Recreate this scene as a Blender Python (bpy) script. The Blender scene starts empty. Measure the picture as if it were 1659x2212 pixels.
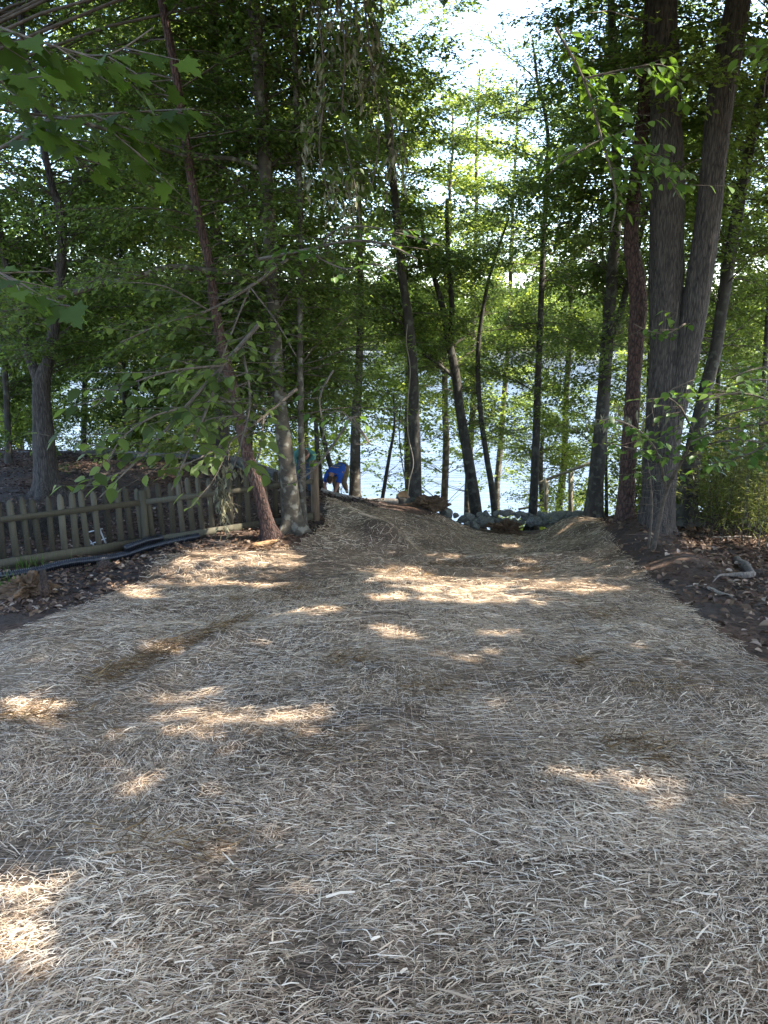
import bpy, math, random
import numpy as np
from mathutils import Vector, Matrix

rng = np.random.default_rng(7)
random.seed(7)
R = math.radians
sc = bpy.context.scene
COL = sc.collection

# ------------------------------------------------------------------ camera
PITCH = 14.8
CAMZ = 1.6
FPX = 1534.0
cam = bpy.data.cameras.new("camera")
cam.sensor_fit = 'VERTICAL'
cam.angle_y = 2 * math.atan(1106 / FPX)
cam.clip_end = 3000
cam.clip_start = 0.05
camo = bpy.data.objects.new("camera", cam)
COL.objects.link(camo)
camo.location = (0, 0, CAMZ)
camo.rotation_euler = (R(90 - PITCH), 0, 0)
sc.camera = camo

# ------------------------------------------------------------------ light
SUN_EL = 53.0
SUN_AZ = 97.0            # compass bearing from +Y clockwise: from the right of the view, a touch behind
sdir = np.array([math.sin(R(SUN_AZ)) * math.cos(R(SUN_EL)), math.cos(R(SUN_AZ)) * math.cos(R(SUN_EL)), math.sin(R(SUN_EL))])
w = bpy.data.worlds.new("World")
sc.world = w
w.use_nodes = True
nt = w.node_tree
nt.nodes.clear()
sky = nt.nodes.new('ShaderNodeTexSky')
sky.sky_type = 'NISHITA'
sky.sun_disc = False
sky.sun_elevation = R(SUN_EL)
sky.sun_rotation = R(SUN_AZ)
sky.air_density = 1.0
sky.dust_density = 1.6
sky.ozone_density = 1.0
bg = nt.nodes.new('ShaderNodeBackground')
bg.inputs['Strength'].default_value = 0.15
wo = nt.nodes.new('ShaderNodeOutputWorld')
nt.links.new(sky.outputs[0], bg.inputs[0])
nt.links.new(bg.outputs[0], wo.inputs[0])
sun = bpy.data.lights.new("sun", 'SUN')
sun.energy = 3.2
sun.angle = R(0.53)
sun.color = (1.0, 0.93, 0.82)
suno = bpy.data.objects.new("sun", sun)
COL.objects.link(suno)
suno.rotation_euler = Vector(sdir).to_track_quat('Z', 'Y').to_euler()
suno.location = (20, 0, 40)
sc.view_settings.view_transform = 'Standard'
sc.view_settings.look = 'None'
sc.view_settings.exposure = 2.6
sc.view_settings.gamma = 1.0
sc.view_settings.use_curve_mapping = False
sc.cycles.max_bounces = 7
sc.cycles.diffuse_bounces = 4
sc.cycles.glossy_bounces = 3
sc.cycles.transmission_bounces = 4
sc.cycles.use_denoising = True

# ------------------------------------------------------------------ photograph geometry -> world points
CT, ST = math.cos(R(PITCH)), math.sin(R(PITCH))

def P(px, py, Y):
    v = (1106 - py) / FPX
    dy, dz = CT + v * ST, -ST + v * CT
    t = Y / dy
    return np.array([(px - 829.5) / FPX * t, Y, CAMZ + dz * t])

def proj(p):
    p = np.asarray(p, float)
    x, y, z = p[..., 0], p[..., 1], p[..., 2] - CAMZ
    d = y * CT - z * ST
    d = np.where(d < 0.05, 0.05, d)
    u = y * ST + z * CT
    return 829.5 + FPX * x / d, 1106 - FPX * u / d, d

# ------------------------------------------------------------------ noise
def _h(ix, iy, s):
    n = (ix * 374761393 + iy * 668265263 + s * 1442695041) & 0xffffffff
    n = ((n ^ (n >> 13)) * 1274126177) & 0xffffffff
    return ((n ^ (n >> 16)) & 0xffff) / 65535.0

def vnoise(x, y, s=0):
    x = np.asarray(x, float); y = np.asarray(y, float)
    ix = np.floor(x).astype(np.int64); iy = np.floor(y).astype(np.int64)
    fx = x - ix; fy = y - iy
    fx = fx * fx * (3 - 2 * fx); fy = fy * fy * (3 - 2 * fy)
    a = _h(ix, iy, s); b = _h(ix + 1, iy, s); c = _h(ix, iy + 1, s); d = _h(ix + 1, iy + 1, s)
    return (a * (1 - fx) + b * fx) * (1 - fy) + (c * (1 - fx) + d * fx) * fy * 1.0 - 0.5

def fbm(x, y, o=4, s=0):
    r = 0; a = 1
    for k in range(o):
        r = r + a * vnoise(x * 2 ** k, y * 2 ** k, s + k * 17)
        a *= 0.5
    return r

# ------------------------------------------------------------------ terrain
LAKE = -7.6
ctrl = []
for x in (-9, -4, 0, 4, 9):
    for y in (-4, 0, 3, 6, 9):
        ctrl.append((x, y, -0.19 * y))
for p in [(-100, 1250, 9.6), (30, 1228, 10), (248, 1190, 10.9), (400, 1160, 11.6), (540, 1142, 12.1), (583, 1158, 11.5),
          (632, 1143, 12), (682, 1124, 12.8), (500, 1225, 9.9), (720, 1160, 11.8), (830, 1215, 11.2), (1130, 1215, 11.2),
          (720, 1074, 17.5), (790, 1088, 17.3), (760, 1110, 14.6), (870, 1092, 17.3), (900, 1120, 15.0), (940, 1106, 17.2), (985, 1124, 16.9), (950, 1150, 14.5),
          (1040, 1142, 16.8), (1130, 1142, 16.8), (1210, 1140, 16.8), (1080, 1175, 14.2), (1160, 1180, 14), (1270, 1122, 16.6), (1283, 1123, 16),
          (1300, 1160, 13.6), (1347, 1157, 12.5), (1413, 1172, 12), (1485, 1137, 14.5), (1600, 1180, 12), (1750, 1180, 12.2),
          (103, 1064, 13.8), (40, 969, 20.5), (252, 990, 20), (480, 1008, 19), (300, 1060, 14.5), (-200, 1000, 19), (620, 1030, 18)]:
    ctrl.append(tuple(P(*p)))
for x, y, z in [(-16, 10, -1.7), (-16, 20, -1.6), (-16, 30, -6), (-16, 40, -9), (-8, 24.5, -3.8), (-3, 22.5, -4.6), (0, 20.5, -4.6), (2, 20.2, -4.8), (4, 20.2, -4.7),
                (8, 20, -3.9), (14, 18, -3.2), (14, 10, -1.8), (14, 26, -5.6), (-8, 30, -7.0), (0, 29, -8.2), (8, 29, -8.1), (14, 34, -8.6), (-16, 50, -10), (0, 50, -11), (16, 50, -11), (-3, 36, -9.5), (5, 38, -10)]:
    ctrl.append((x, y, z))
ctrl = np.array(ctrl)

def tps_k(d2):
    return 0.5 * d2 * np.log(d2 + 1e-9)

N = len(ctrl)
A = np.zeros((N + 3, N + 3))
d2 = ((ctrl[:, None, :2] - ctrl[None, :, :2]) ** 2).sum(-1)
A[:N, :N] = tps_k(d2) + np.eye(N) * 0.06
A[:N, N] = 1; A[:N, N + 1:] = ctrl[:, :2]; A[N, :N] = 1; A[N + 1:, :N] = ctrl[:, :2].T
W_ = np.linalg.solve(A, np.concatenate([ctrl[:, 2], np.zeros(3)]))

def segdist(x, y, a, b):
    ax, ay = a; bx, by = b
    dx, dy = bx - ax, by - ay
    t = np.clip(((x - ax) * dx + (y - ay) * dy) / (dx * dx + dy * dy), 0, 1)
    return np.hypot(x - ax - t * dx, y - ay - t * dy)

def smooth(e0, e1, x):
    t = np.clip((x - e0) / (e1 - e0), 0, 1)
    return t * t * (3 - 2 * t)

def ground_z(x, y):
    x = np.asarray(x, float); y = np.asarray(y, float)
    shp = x.shape
    xf = x.ravel(); yf = y.ravel()
    xc = np.clip(xf, -16, 16); yc = np.clip(yf, -4, 50)
    out = np.empty_like(xf)
    for i in range(0, len(xf), 20000):
        a = xc[i:i + 20000]; b = yc[i:i + 20000]
        D = (a[:, None] - ctrl[None, :, 0]) ** 2 + (b[:, None] - ctrl[None, :, 1]) ** 2
        out[i:i + 20000] = tps_k(D) @ W_[:N] + W_[N] + W_[N + 1] * a + W_[N + 2] * b
    # micro relief
    near = smooth(-3, 3, yf)
    out += fbm(xf * 0.75 + 3, yf * 0.9, 3, 3) * 0.10 * near
    out += fbm(xf * 2.2, yf * 2.8, 2, 9) * 0.035
    # berms
    for a, b, h, wd in [((-1.2, 14.6), (0.0, 12.4), .20, .45), ((0.0, 12.4), (1.6, 11.6), .12, .4),
                        ((4.2, 15.8), (4.6, 12.2), .26, .55), ((4.6, 12.2), (4.3, 9.6), .20, .6), ((-0.3, 10.6), (1.2, 10.1), .10, .35),
                        ((-3.4, 9.7), (-2.0, 10.1), .12, .4), ((-2.6, 5.2), (-0.9, 6.0), .06, .35), ((-1.75, 4.15), (-1.35, 5.6), .05, .10)]:
        out += h * np.exp(-(segdist(xf, yf, a, b) / wd) ** 2)
    # lip where the slope drops into the basin
    win = smooth(0.0, 0.8, xf) * (1 - smooth(2.6, 3.6, xf))
    edge = 11.35 + 0.15 * np.sin(xf * 2.3)
    out += win * (0.10 * np.exp(-((yf - edge + .15) / .35) ** 2) - 0.22 * smooth(edge, edge + .25, yf) * (1 - smooth(edge + .5, edge + 3.5, yf)))
    out -= .17 * np.exp(-((xf - 2.9) / 1.25) ** 4 - ((yf - 15.9) / 1.3) ** 4)
    return out.reshape(shp)

def gz(x, y):
    return float(ground_z(np.array([x]), np.array([y]))[0])

def hit(px, py, y0=0.3, y1=30):
    """where the line of sight through a pixel meets the ground"""
    ys = np.linspace(y0, y1, 1200)
    v = (1106 - py) / FPX
    dy, dz = CT + v * ST, -ST + v * CT
    t = ys / dy
    xs = (px - 829.5) / FPX * t
    zs = CAMZ + dz * t
    g = ground_z(xs, ys)
    k = np.argmax(zs < g)
    if k == 0:
        k = len(ys) - 1
    return np.array([xs[k], ys[k], g[k]])

# ------------------------------------------------------------------ mesh helpers
def raw_mesh(name, V, F, attr=None, smooth_=False, attr2=None):
    V = np.asarray(V, np.float32).reshape(-1, 3)
    Fs = F if isinstance(F, list) else [F]
    Fs = [np.asarray(f, np.int32) for f in Fs if len(f)]
    me = bpy.data.meshes.new(name)
    me.vertices.add(len(V))
    me.vertices.foreach_set('co', V.ravel())
    nl = sum(f.size for f in Fs); npoly = sum(len(f) for f in Fs)
    me.loops.add(nl)
    me.loops.foreach_set('vertex_index', np.concatenate([f.ravel() for f in Fs]))
    me.polygons.add(npoly)
    tot = np.concatenate([np.full(len(f), f.shape[1]) for f in Fs])
    st = np.concatenate([[0], np.cumsum(tot)[:-1]])
    me.polygons.foreach_set('loop_start', st.astype(np.int32))
    me.polygons.foreach_set('loop_total', tot.astype(np.int32))
    me.update(calc_edges=True)
    if attr is not None:
        a = me.attributes.new('v', 'FLOAT', 'POINT')
        a.data.foreach_set('value', np.asarray(attr, np.float32))
    if attr2 is not None:
        a = me.attributes.new('u', 'FLOAT', 'POINT')
        a.data.foreach_set('value', np.asarray(attr2, np.float32))
    if smooth_:
        me.polygons.foreach_set('use_smooth', np.ones(npoly, bool))
    return me

def link(name, me, mat=None, parent=None, loc=(0, 0, 0), **kw):
    o = bpy.data.objects.new(name, me)
    COL.objects.link(o)
    o.location = loc
    if mat and me is not None and not me.materials:
        me.materials.append(mat)
    if parent:
        o.parent = parent
    for k, v in kw.items():
        if v is not None:
            o[k] = v
    return o

def thing(name, loc, label, cat, group=None, rot=0):
    o = bpy.data.objects.new(name, None)
    COL.objects.link(o)
    o.location = tuple(float(c) for c in loc)
    o.rotation_euler = (0, 0, rot)
    o.empty_display_size = 0.2
    o['label'] = label; o['category'] = cat
    if group: o['group'] = group
    return o

class MB:
    def __init__(s):
        s.V = []; s.F = {3: [], 4: []}; s.n = 0; s.A = []
    def add(s, V, F, a=0.5):
        V = np.asarray(V, float).reshape(-1, 3); F = np.asarray(F, int)
        if F.ndim < 2: F = np.zeros((0, 3), int)
        s.F[F.shape[1]].append(F + s.n)
        s.V.append(V); s.A.append(np.full(len(V), a) if np.isscalar(a) else np.asarray(a)); s.n += len(V)
    def mesh(s, name, off=(0, 0, 0), smooth_=False):
        V = np.concatenate(s.V) - np.asarray(off)
        Fs = [np.concatenate(s.F[k]) for k in (3, 4) if s.F[k]]
        return raw_mesh(name, V, Fs, np.concatenate(s.A), smooth_)
    def box(s, c, sz, M=None, a=.5):
        hx, hy, hz = [k / 2 for k in sz]
        V = np.array([[x, y, z] for x in (-hx, hx) for y in (-hy, hy) for z in (-hz, hz)])
        if M is not None: V = V @ np.asarray(M).T
        V = V + np.asarray(c)
        s.add(V, [[0, 1, 3, 2], [4, 6, 7, 5], [0, 4, 5, 1], [2, 3, 7, 6], [0, 2, 6, 4], [1, 5, 7, 3]], a)
    def tube(s, pts, rad, n=8, cap=True, disp=None, a=.5):
        pts = np.asarray(pts, float); m = len(pts)
        rad = np.full(m, rad) if np.isscalar(rad) else np.asarray(rad, float)
        T = np.gradient(pts, axis=0); T /= np.linalg.norm(T, axis=1)[:, None] + 1e-9
        ref = np.array([0, 1.0, 0.01]) if abs(T[0][1]) < .9 else np.array([1.0, 0, 0])
        U = np.cross(T, ref); U /= np.linalg.norm(U, axis=1)[:, None] + 1e-9
        B = np.cross(T, U)
        th = np.arange(n) / n * 2 * np.pi
        r = rad[:, None] * np.ones(n)[None]
        if disp is not None: r = r * disp(pts, th)
        V = pts[:, None] + r[..., None] * (np.cos(th)[None, :, None] * U[:, None] + np.sin(th)[None, :, None] * B[:, None])
        V = V.reshape(-1, 3)
        i = np.arange(m - 1)[:, None] * n; j = np.arange(n)[None]; j2 = (j + 1) % n
        F = np.stack([i + j, i + j2, i + n + j2, i + n + j], -1).reshape(-1, 4)
        s.add(V, F, a)
        if cap:
            c0 = s.n
            s.add(np.array([pts[0], pts[-1]]), np.zeros((0, 3), int), a)
            k0 = c0 - m * n
            f = [[c0, k0 + (q + 1) % n, k0 + q] for q in range(n)] + [[c0 + 1, k0 + (m - 1) * n + q, k0 + (m - 1) * n + (q + 1) % n] for q in range(n)]
            s.F[3].append(np.array(f))

def prisms(A_, B_, ra, rb, n=3):
    """many thin tapered sticks A->B"""
    A_ = np.asarray(A_, float); B_ = np.asarray(B_, float)
    T = B_ - A_; T /= np.linalg.norm(T, axis=1)[:, None] + 1e-9
    ref = np.where(np.abs(T[:, 2:3]) > .9, np.array([[1.0, 0, 0]]), np.array([[0, 0, 1.0]]))
    U = np.cross(T, ref); U /= np.linalg.norm(U, axis=1)[:, None] + 1e-9
    W = np.cross(T, U)
    th = np.arange(n) / n * 2 * np.pi
    C = np.cos(th)[None, :, None] * U[:, None] + np.sin(th)[None, :, None] * W[:, None]
    ra = np.broadcast_to(ra, (len(A_),))[:, None, None]; rb = np.broadcast_to(rb, (len(A_),))[:, None, None]
    V = np.concatenate([A_[:, None] + C * ra, B_[:, None] + C * rb], 1).reshape(-1, 3)
    base = np.arange(len(A_))[:, None, None] * (2 * n)
    j = np.arange(n)
    f = np.stack([j, (j + 1) % n, n + (j + 1) % n, n + j], -1)[None]
    return V, (base + f).reshape(-1, 4)

def leaves_geo(pos, d, nrm, L, Wd, fold=.25, detail=False):
    """leaf blades: base at pos, along d, facing nrm"""
    pos = np.asarray(pos); d = d / (np.linalg.norm(d, axis=1)[:, None] + 1e-9)
    s = np.cross(nrm, d); s /= np.linalg.norm(s, axis=1)[:, None] + 1e-9
    up = np.cross(d, s)
    L = np.broadcast_to(L, (len(pos),))[:, None]; Wd = np.broadcast_to(Wd, (len(pos),))[:, None]
    if not detail:
        base = pos; tip = pos + d * L - up * L * .08
        m = pos + d * L * .45
        l = m + s * Wd * .5 + up * Wd * fold; r = m - s * Wd * .5 + up * Wd * fold
        V = np.stack([base, r, tip, l], 1).reshape(-1, 3)
        b = np.arange(len(pos))[:, None, None] * 4
        F = (b + np.array([[[0, 1, 2], [0, 2, 3]]])).reshape(-1, 3)
        return V, F, 4
    base = pos; tip = pos + d * L - up * L * .15; mid = pos + d * L * .5
    def e(t, w_, k): return pos + d * L * t + s * Wd * w_ + up * (Wd * fold * abs(w_) * 2 - L * .12 * t * t)
    V = np.stack([base, e(.22, -.38, 0), e(.5, -.5, 0), e(.8, -.27, 0), tip, e(.8, .27, 0), e(.5, .5, 0), e(.22, .38, 0), mid], 1).reshape(-1, 3)
    b = np.arange(len(pos))[:, None, None] * 9
    F = (b + np.array([[[0, 1, 8], [1, 2, 8], [2, 3, 8], [3, 4, 8], [4, 5, 8], [5, 6, 8], [6, 7, 8], [7, 0, 8]]])).reshape(-1, 3)
    return V, F, 9

# ------------------------------------------------------------------ materials
def mat(name):
    m = bpy.data.materials.new(name); m.use_nodes = True
    n = m.node_tree; n.nodes.clear()
    out = n.nodes.new('ShaderNodeOutputMaterial')
    return m, n, out

def N_(n, t, **kw):
    x = n.nodes.new(t)
    for k, v in kw.items():
        if k in x.inputs.keys() if hasattr(x.inputs, 'keys') else False:
            x.inputs[k].default_value = v
        else:
            setattr(x, k, v)
    return x

def ramp(n, stops, fac=None):
    r = n.nodes.new('ShaderNodeValToRGB')
    e = r.color_ramp.elements
    while len(e) > 1: e.remove(e[-1])
    e[0].position = stops[0][0]; e[0].color = (*stops[0][1], 1)
    for p, c in stops[1:]:
        q = e.new(p); q.color = (*c, 1)
    if fac is not None: n.links.new(fac, r.inputs[0])
    return r

def leaf_mat(name, stops, trans=(0.16, 0.30, 0.03), tf=0.42, rough=.45):
    m, n, out = mat(name)
    at = n.nodes.new('ShaderNodeAttribute'); at.attribute_name = 'v'
    r = ramp(n, stops, at.outputs['Fac'])
    pb = n.nodes.new('ShaderNodeBsdfPrincipled')
    pb.inputs['Roughness'].default_value = rough
    pb.inputs['Specular IOR Level'].default_value = .22
    n.links.new(r.outputs[0], pb.inputs['Base Color'])
    tr = n.nodes.new('ShaderNodeBsdfTranslucent')
    r2 = ramp(n, [(0, tuple(c * .55 for c in trans)), (1, trans)], at.outputs['Fac'])
    n.links.new(r2.outputs[0], tr.inputs['Color'])
    mx = n.nodes.new('ShaderNodeMixShader'); mx.inputs[0].default_value = tf
    n.links.new(pb.outputs[0], mx.inputs[1]); n.links.new(tr.outputs[0], mx.inputs[2])
    n.links.new(mx.outputs[0], out.inputs[0])
    return m

def bark_mat(name, c1, c2, scale=(9, 9, 1.6), strength=.8, lichen=None, vor=True, dist=0.03, vs=2.5):
    m, n, out = mat(name)
    tc = n.nodes.new('ShaderNodeTexCoord')
    mp = n.nodes.new('ShaderNodeMapping'); mp.inputs['Scale'].default_value = scale
    n.links.new(tc.outputs['Object'], mp.inputs[0])
    nz = n.nodes.new('ShaderNodeTexNoise'); nz.inputs['Scale'].default_value = 2.2; nz.inputs['Detail'].default_value = 6; nz.inputs['Distortion'].default_value = .6
    n.links.new(mp.outputs[0], nz.inputs[0])
    h = nz.outputs['Fac']
    if vor:
        vo = n.nodes.new('ShaderNodeTexVoronoi'); vo.feature = 'DISTANCE_TO_EDGE'; vo.inputs['Scale'].default_value = vs
        mxv = n.nodes.new('ShaderNodeMix'); mxv.data_type = 'VECTOR'; mxv.inputs[0].default_value = .28
        n.links.new(mp.outputs[0], mxv.inputs[4]); n.links.new(nz.outputs['Color'], mxv.inputs[5])
        n.links.new(mxv.outputs[1], vo.inputs[0])
        mu = n.nodes.new('ShaderNodeMath'); mu.operation = 'MULTIPLY_ADD'; mu.inputs[1].default_value = 1.6; mu.use_clamp = True
        mu.inputs[1].default_value = 1.0 if vs > 4 else 1.6
        n.links.new(vo.outputs['Distance'], mu.inputs[0])
        ml = n.nodes.new('ShaderNodeMath'); ml.operation = 'MULTIPLY'; ml.inputs[1].default_value = .75 if vs > 4 else .6
        n.links.new(nz.outputs['Fac'], ml.inputs[0]); n.links.new(ml.outputs[0], mu.inputs[2])
        h = mu.outputs[0]
    r = ramp(n, [(.25, c1), (.7, c2)], h)
    col = r.outputs[0]
    if lichen:
        n2 = n.nodes.new('ShaderNodeTexNoise'); n2.inputs['Scale'].default_value = 7; n2.inputs['Detail'].default_value = 5
        n.links.new(tc.outputs['Object'], n2.inputs[0])
        r2 = ramp(n, [(.53, (0, 0, 0)), (.62, (1, 1, 1))], n2.outputs['Fac'])
        mx = n.nodes.new('ShaderNodeMix'); mx.data_type = 'RGBA'
        n.links.new(r2.outputs[0], mx.inputs[0]); n.links.new(col, mx.inputs[6]); mx.inputs[7].default_value = (*lichen, 1)
        col = mx.outputs[2]
    pb = n.nodes.new('ShaderNodeBsdfPrincipled'); pb.inputs['Roughness'].default_value = .9
    n.links.new(col, pb.inputs['Base Color'])
    bp = n.nodes.new('ShaderNodeBump'); bp.inputs['Strength'].default_value = strength; bp.inputs['Distance'].default_value = dist
    n.links.new(h, bp.inputs['Height']); n.links.new(bp.outputs[0], pb.inputs['Normal'])
    n.links.new(pb.outputs[0], out.inputs[0])
    return m

def simple(name, stops, scale=6, stretch=(1, 1, 1), rough=.8, bump=.3, attr=False, dist=.01, coord='Object', spec=.3):
    m, n, out = mat(name)
    tc = n.nodes.new('ShaderNodeTexCoord')
    mp = n.nodes.new('ShaderNodeMapping'); mp.inputs['Scale'].default_value = stretch
    n.links.new(tc.outputs[coord], mp.inputs[0])
    nz = n.nodes.new('ShaderNodeTexNoise'); nz.inputs['Scale'].default_value = scale; nz.inputs['Detail'].default_value = 7
    nz.inputs['Roughness'].default_value = .65
    n.links.new(mp.outputs[0], nz.inputs[0])
    f = nz.outputs['Fac']
    if attr:
        at = n.nodes.new('ShaderNodeAttribute'); at.attribute_name = 'v'
        ad = n.nodes.new('ShaderNodeMath'); ad.operation = 'MULTIPLY_ADD'; ad.inputs[1].default_value = .35
        n.links.new(f, ad.inputs[0])
        ml = n.nodes.new('ShaderNodeMath'); ml.operation = 'MULTIPLY'; ml.inputs[1].default_value = .65
        n.links.new(at.outputs['Fac'], ml.inputs[0]); n.links.new(ml.outputs[0], ad.inputs[2])
        f = ad.outputs[0]
    r = ramp(n, stops, f)
    pb = n.nodes.new('ShaderNodeBsdfPrincipled'); pb.inputs['Roughness'].default_value = rough
    pb.inputs['Specular IOR Level'].default_value = spec
    n.links.new(r.outputs[0], pb.inputs['Base Color'])
    if bump:
        bp = n.nodes.new('ShaderNodeBump'); bp.inputs['Strength'].default_value = bump; bp.inputs['Distance'].default_value = dist
        n.links.new(nz.outputs['Fac'], bp.inputs['Height']); n.links.new(bp.outputs[0], pb.inputs['Normal'])
    n.links.new(pb.outputs[0], out.inputs[0])
    return m

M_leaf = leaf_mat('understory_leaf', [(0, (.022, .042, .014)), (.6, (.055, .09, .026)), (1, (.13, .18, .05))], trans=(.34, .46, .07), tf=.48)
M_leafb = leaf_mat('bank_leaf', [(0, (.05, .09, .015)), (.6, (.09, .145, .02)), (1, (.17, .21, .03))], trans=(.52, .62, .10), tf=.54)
M_maple = leaf_mat('maple_leaf', [(0, (.035, .06, .012)), (1, (.075, .115, .02))], trans=(.13, .23, .015), tf=.45, rough=.55)
M_dog = leaf_mat('dogwood_leaf', [(0, (.04, .085, .02)), (.6, (.07, .13, .03)), (1, (.14, .21, .05))], trans=(.24, .42, .04), tf=.38, rough=.38)
M_far = leaf_mat('far_leaf', [(0, (.04, .07, .015)), (1, (.11, .15, .03))], trans=(.2, .3, .04), tf=.35, rough=.7)
M_dead = leaf_mat('dead_leaf', [(0, (.06, .035, .025)), (.5, (.16, .10, .065)), (.85, (.27, .19, .13)), (1, (.42, .34, .27))], trans=(.1, .06, .03), tf=.12, rough=.7)
M_wilt = leaf_mat('wilted_leaf', [(0, (.10, .09, .05)), (1, (.28, .27, .17))], trans=(.1, .08, .03), tf=.2, rough=.8)
M_oak = bark_mat('grooved_bark', (.008, .006, .005), (.095, .078, .064), scale=(11, 11, 1.5), strength=1.0, dist=.04, vs=4.5)
M_red = bark_mat('scaly_red_bark', (.020, .011, .008), (.11, .06, .045), scale=(9, 9, 3.2), strength=1.0, dist=.035, vs=3.4)
M_beech = bark_mat('smooth_beech_bark', (.028, .023, .016), (.088, .072, .05), scale=(3, 3, 5), strength=.3, lichen=(.17, .16, .125), vor=False)
M_grey = bark_mat('grey_bark', (.015, .013, .010), (.065, .056, .044), scale=(4, 4, 1.2), strength=.5, vor=False, lichen=(.09, .09, .07))
M_twig = simple('twig_bark', [(.3, (.05, .04, .03)), (.7, (.15, .12, .09))], scale=12, bump=0)
M_wood = simple('weathered_picket_wood', [(.2, (.028, .024, .015)), (.5, (.075, .066, .042)), (.8, (.15, .135, .095))], scale=5, stretch=(9, 9, .8), bump=.6, dist=.006, attr=True)
M_post = simple('brown_post_wood', [(.3, (.07, .045, .028)), (.75, (.22, .155, .095))], scale=5, stretch=(9, 9, .6), bump=.5, dist=.006)
M_timber = simple('grey_timber', [(.3, (.06, .06, .062)), (.75, (.19, .19, .19))], scale=6, stretch=(1, 1, 6), bump=.4)
M_stone = simple('fieldstone', [(.3, (.075, .078, .064)), (.55, (.18, .182, .155)), (.8, (.38, .37, .31))], scale=5, bump=.6, dist=.02)
M_pipe = simple('black_plastic_pipe', [(.3, (.008, .009, .012)), (.7, (.015, .016, .02))], scale=9, rough=.28, bump=0, spec=.5)
M_root = simple('root_wood', [(.3, (.045, .026, .015)), (.75, (.21, .13, .07))], scale=9, stretch=(1, 1, 1), bump=.9, dist=.03)
M_cut = simple('fresh_cut_wood', [(.3, (.35, .18, .08)), (.7, (.55, .33, .17))], scale=14, bump=.2)
M_white = simple('white_paint', [(.3, (.55, .56, .57)), (.7, (.78, .79, .8))], scale=14, bump=.1)
M_log = simple('pale_dead_wood', [(.3, (.16, .13, .10)), (.7, (.42, .37, .30))], scale=9, stretch=(3, 3, 1), bump=.6, dist=.01)

# ground: soil with leaf mould
m, n, out = mat('bare_soil')
tc = n.nodes.new('ShaderNodeTexCoord')
nz = N_(n, 'ShaderNodeTexNoise'); nz.inputs['Scale'].default_value = 3.5; nz.inputs['Detail'].default_value = 10; nz.inputs['Roughness'].default_value = .7
nb = N_(n, 'ShaderNodeTexNoise'); nb.inputs['Scale'].default_value = .7; nb.inputs['Detail'].default_value = 4
vo = N_(n, 'ShaderNodeTexVoronoi'); vo.inputs['Scale'].default_value = 18
for q in (nz, nb, vo): n.links.new(tc.outputs['Object'], q.inputs[0])
r1 = ramp(n, [(.3, (.035, .028, .024)), (.55, (.075, .06, .052)), (.8, (.13, .11, .095))], nz.outputs['Fac'])
r2 = ramp(n, [(0, (.05, .03, .02)), (1, (.16, .10, .07))], vo.outputs['Color'])
rb = ramp(n, [(.45, (0, 0, 0)), (.6, (1, 1, 1))], nb.outputs['Fac'])
mx = n.nodes.new('ShaderNodeMix'); mx.data_type = 'RGBA'
n.links.new(rb.outputs[0], mx.inputs[0]); n.links.new(r1.outputs[0], mx.inputs[6]); n.links.new(r2.outputs[0], mx.inputs[7])
pb = n.nodes.new('ShaderNodeBsdfPrincipled'); pb.inputs['Roughness'].default_value = .95; pb.inputs['Specular IOR Level'].default_value = .15
n.links.new(mx.outputs[2], pb.inputs['Base Color'])
bp = n.nodes.new('ShaderNodeBump'); bp.inputs['Strength'].default_value = 1.0; bp.inputs['Distance'].default_value = .12
n.links.new(nz.outputs['Fac'], bp.inputs['Height']); n.links.new(bp.outputs[0], pb.inputs['Normal'])
n.links.new(pb.outputs[0], out.inputs[0])
M_soil = m

# straw mat backing: matted fibres in two directions
m, n, out = mat('straw_mat')
tc = n.nodes.new('ShaderNodeTexCoord')
hs = []
for k, (rot, sc_) in enumerate([((0, 0, .35), (26, 150, 26)), ((0, 0, -.5), (22, 130, 22)), ((0, 0, 1.1), (30, 170, 30))]):
    mp = n.nodes.new('ShaderNodeMapping'); mp.inputs['Rotation'].default_value = rot; mp.inputs['Scale'].default_value = sc_
    nq = n.nodes.new('ShaderNodeTexNoise'); nq.inputs['Scale'].default_value = 1; nq.inputs['Detail'].default_value = 3; nq.inputs['Distortion'].default_value = .8
    n.links.new(tc.outputs['Object'], mp.inputs[0]); n.links.new(mp.outputs[0], nq.inputs[0]); hs.append(nq.outputs['Fac'])
m1 = n.nodes.new('ShaderNodeMath'); m1.operation = 'MAXIMUM'; n.links.new(hs[0], m1.inputs[0]); n.links.new(hs[1], m1.inputs[1])
m2 = n.nodes.new('ShaderNodeMath'); m2.operation = 'MAXIMUM'; n.links.new(m1.outputs[0], m2.inputs[0]); n.links.new(hs[2], m2.inputs[1])
r1 = ramp(n, [(.46, (.03, .022, .017)), (.57, (.25, .185, .125)), (.70, (.58, .45, .33))], m2.outputs[0])
nb = N_(n, 'ShaderNodeTexNoise'); nb.inputs['Scale'].default_value = 1.3; nb.inputs['Detail'].default_value = 4; n.links.new(tc.outputs['Object'], nb.inputs[0])
r2 = ramp(n, [(.34, (.45, .43, .43)), (.5, (.8, .78, .76)), (.7, (1, .97, .9))], nb.outputs['Fac'])
mx = n.nodes.new('ShaderNodeMix'); mx.data_type = 'RGBA'; mx.blend_type = 'MULTIPLY'; mx.inputs[0].default_value = 1
n.links.new(r1.outputs[0], mx.inputs[6]); n.links.new(r2.outputs[0], mx.inputs[7])
pb = n.nodes.new('ShaderNodeBsdfPrincipled'); pb.inputs['Roughness'].default_value = .85; pb.inputs['Specular IOR Level'].default_value = .2
n.links.new(mx.outputs[2], pb.inputs['Base Color'])
bp = n.nodes.new('ShaderNodeBump'); bp.inputs['Strength'].default_value = .8; bp.inputs['Distance'].default_value = .012
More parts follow.
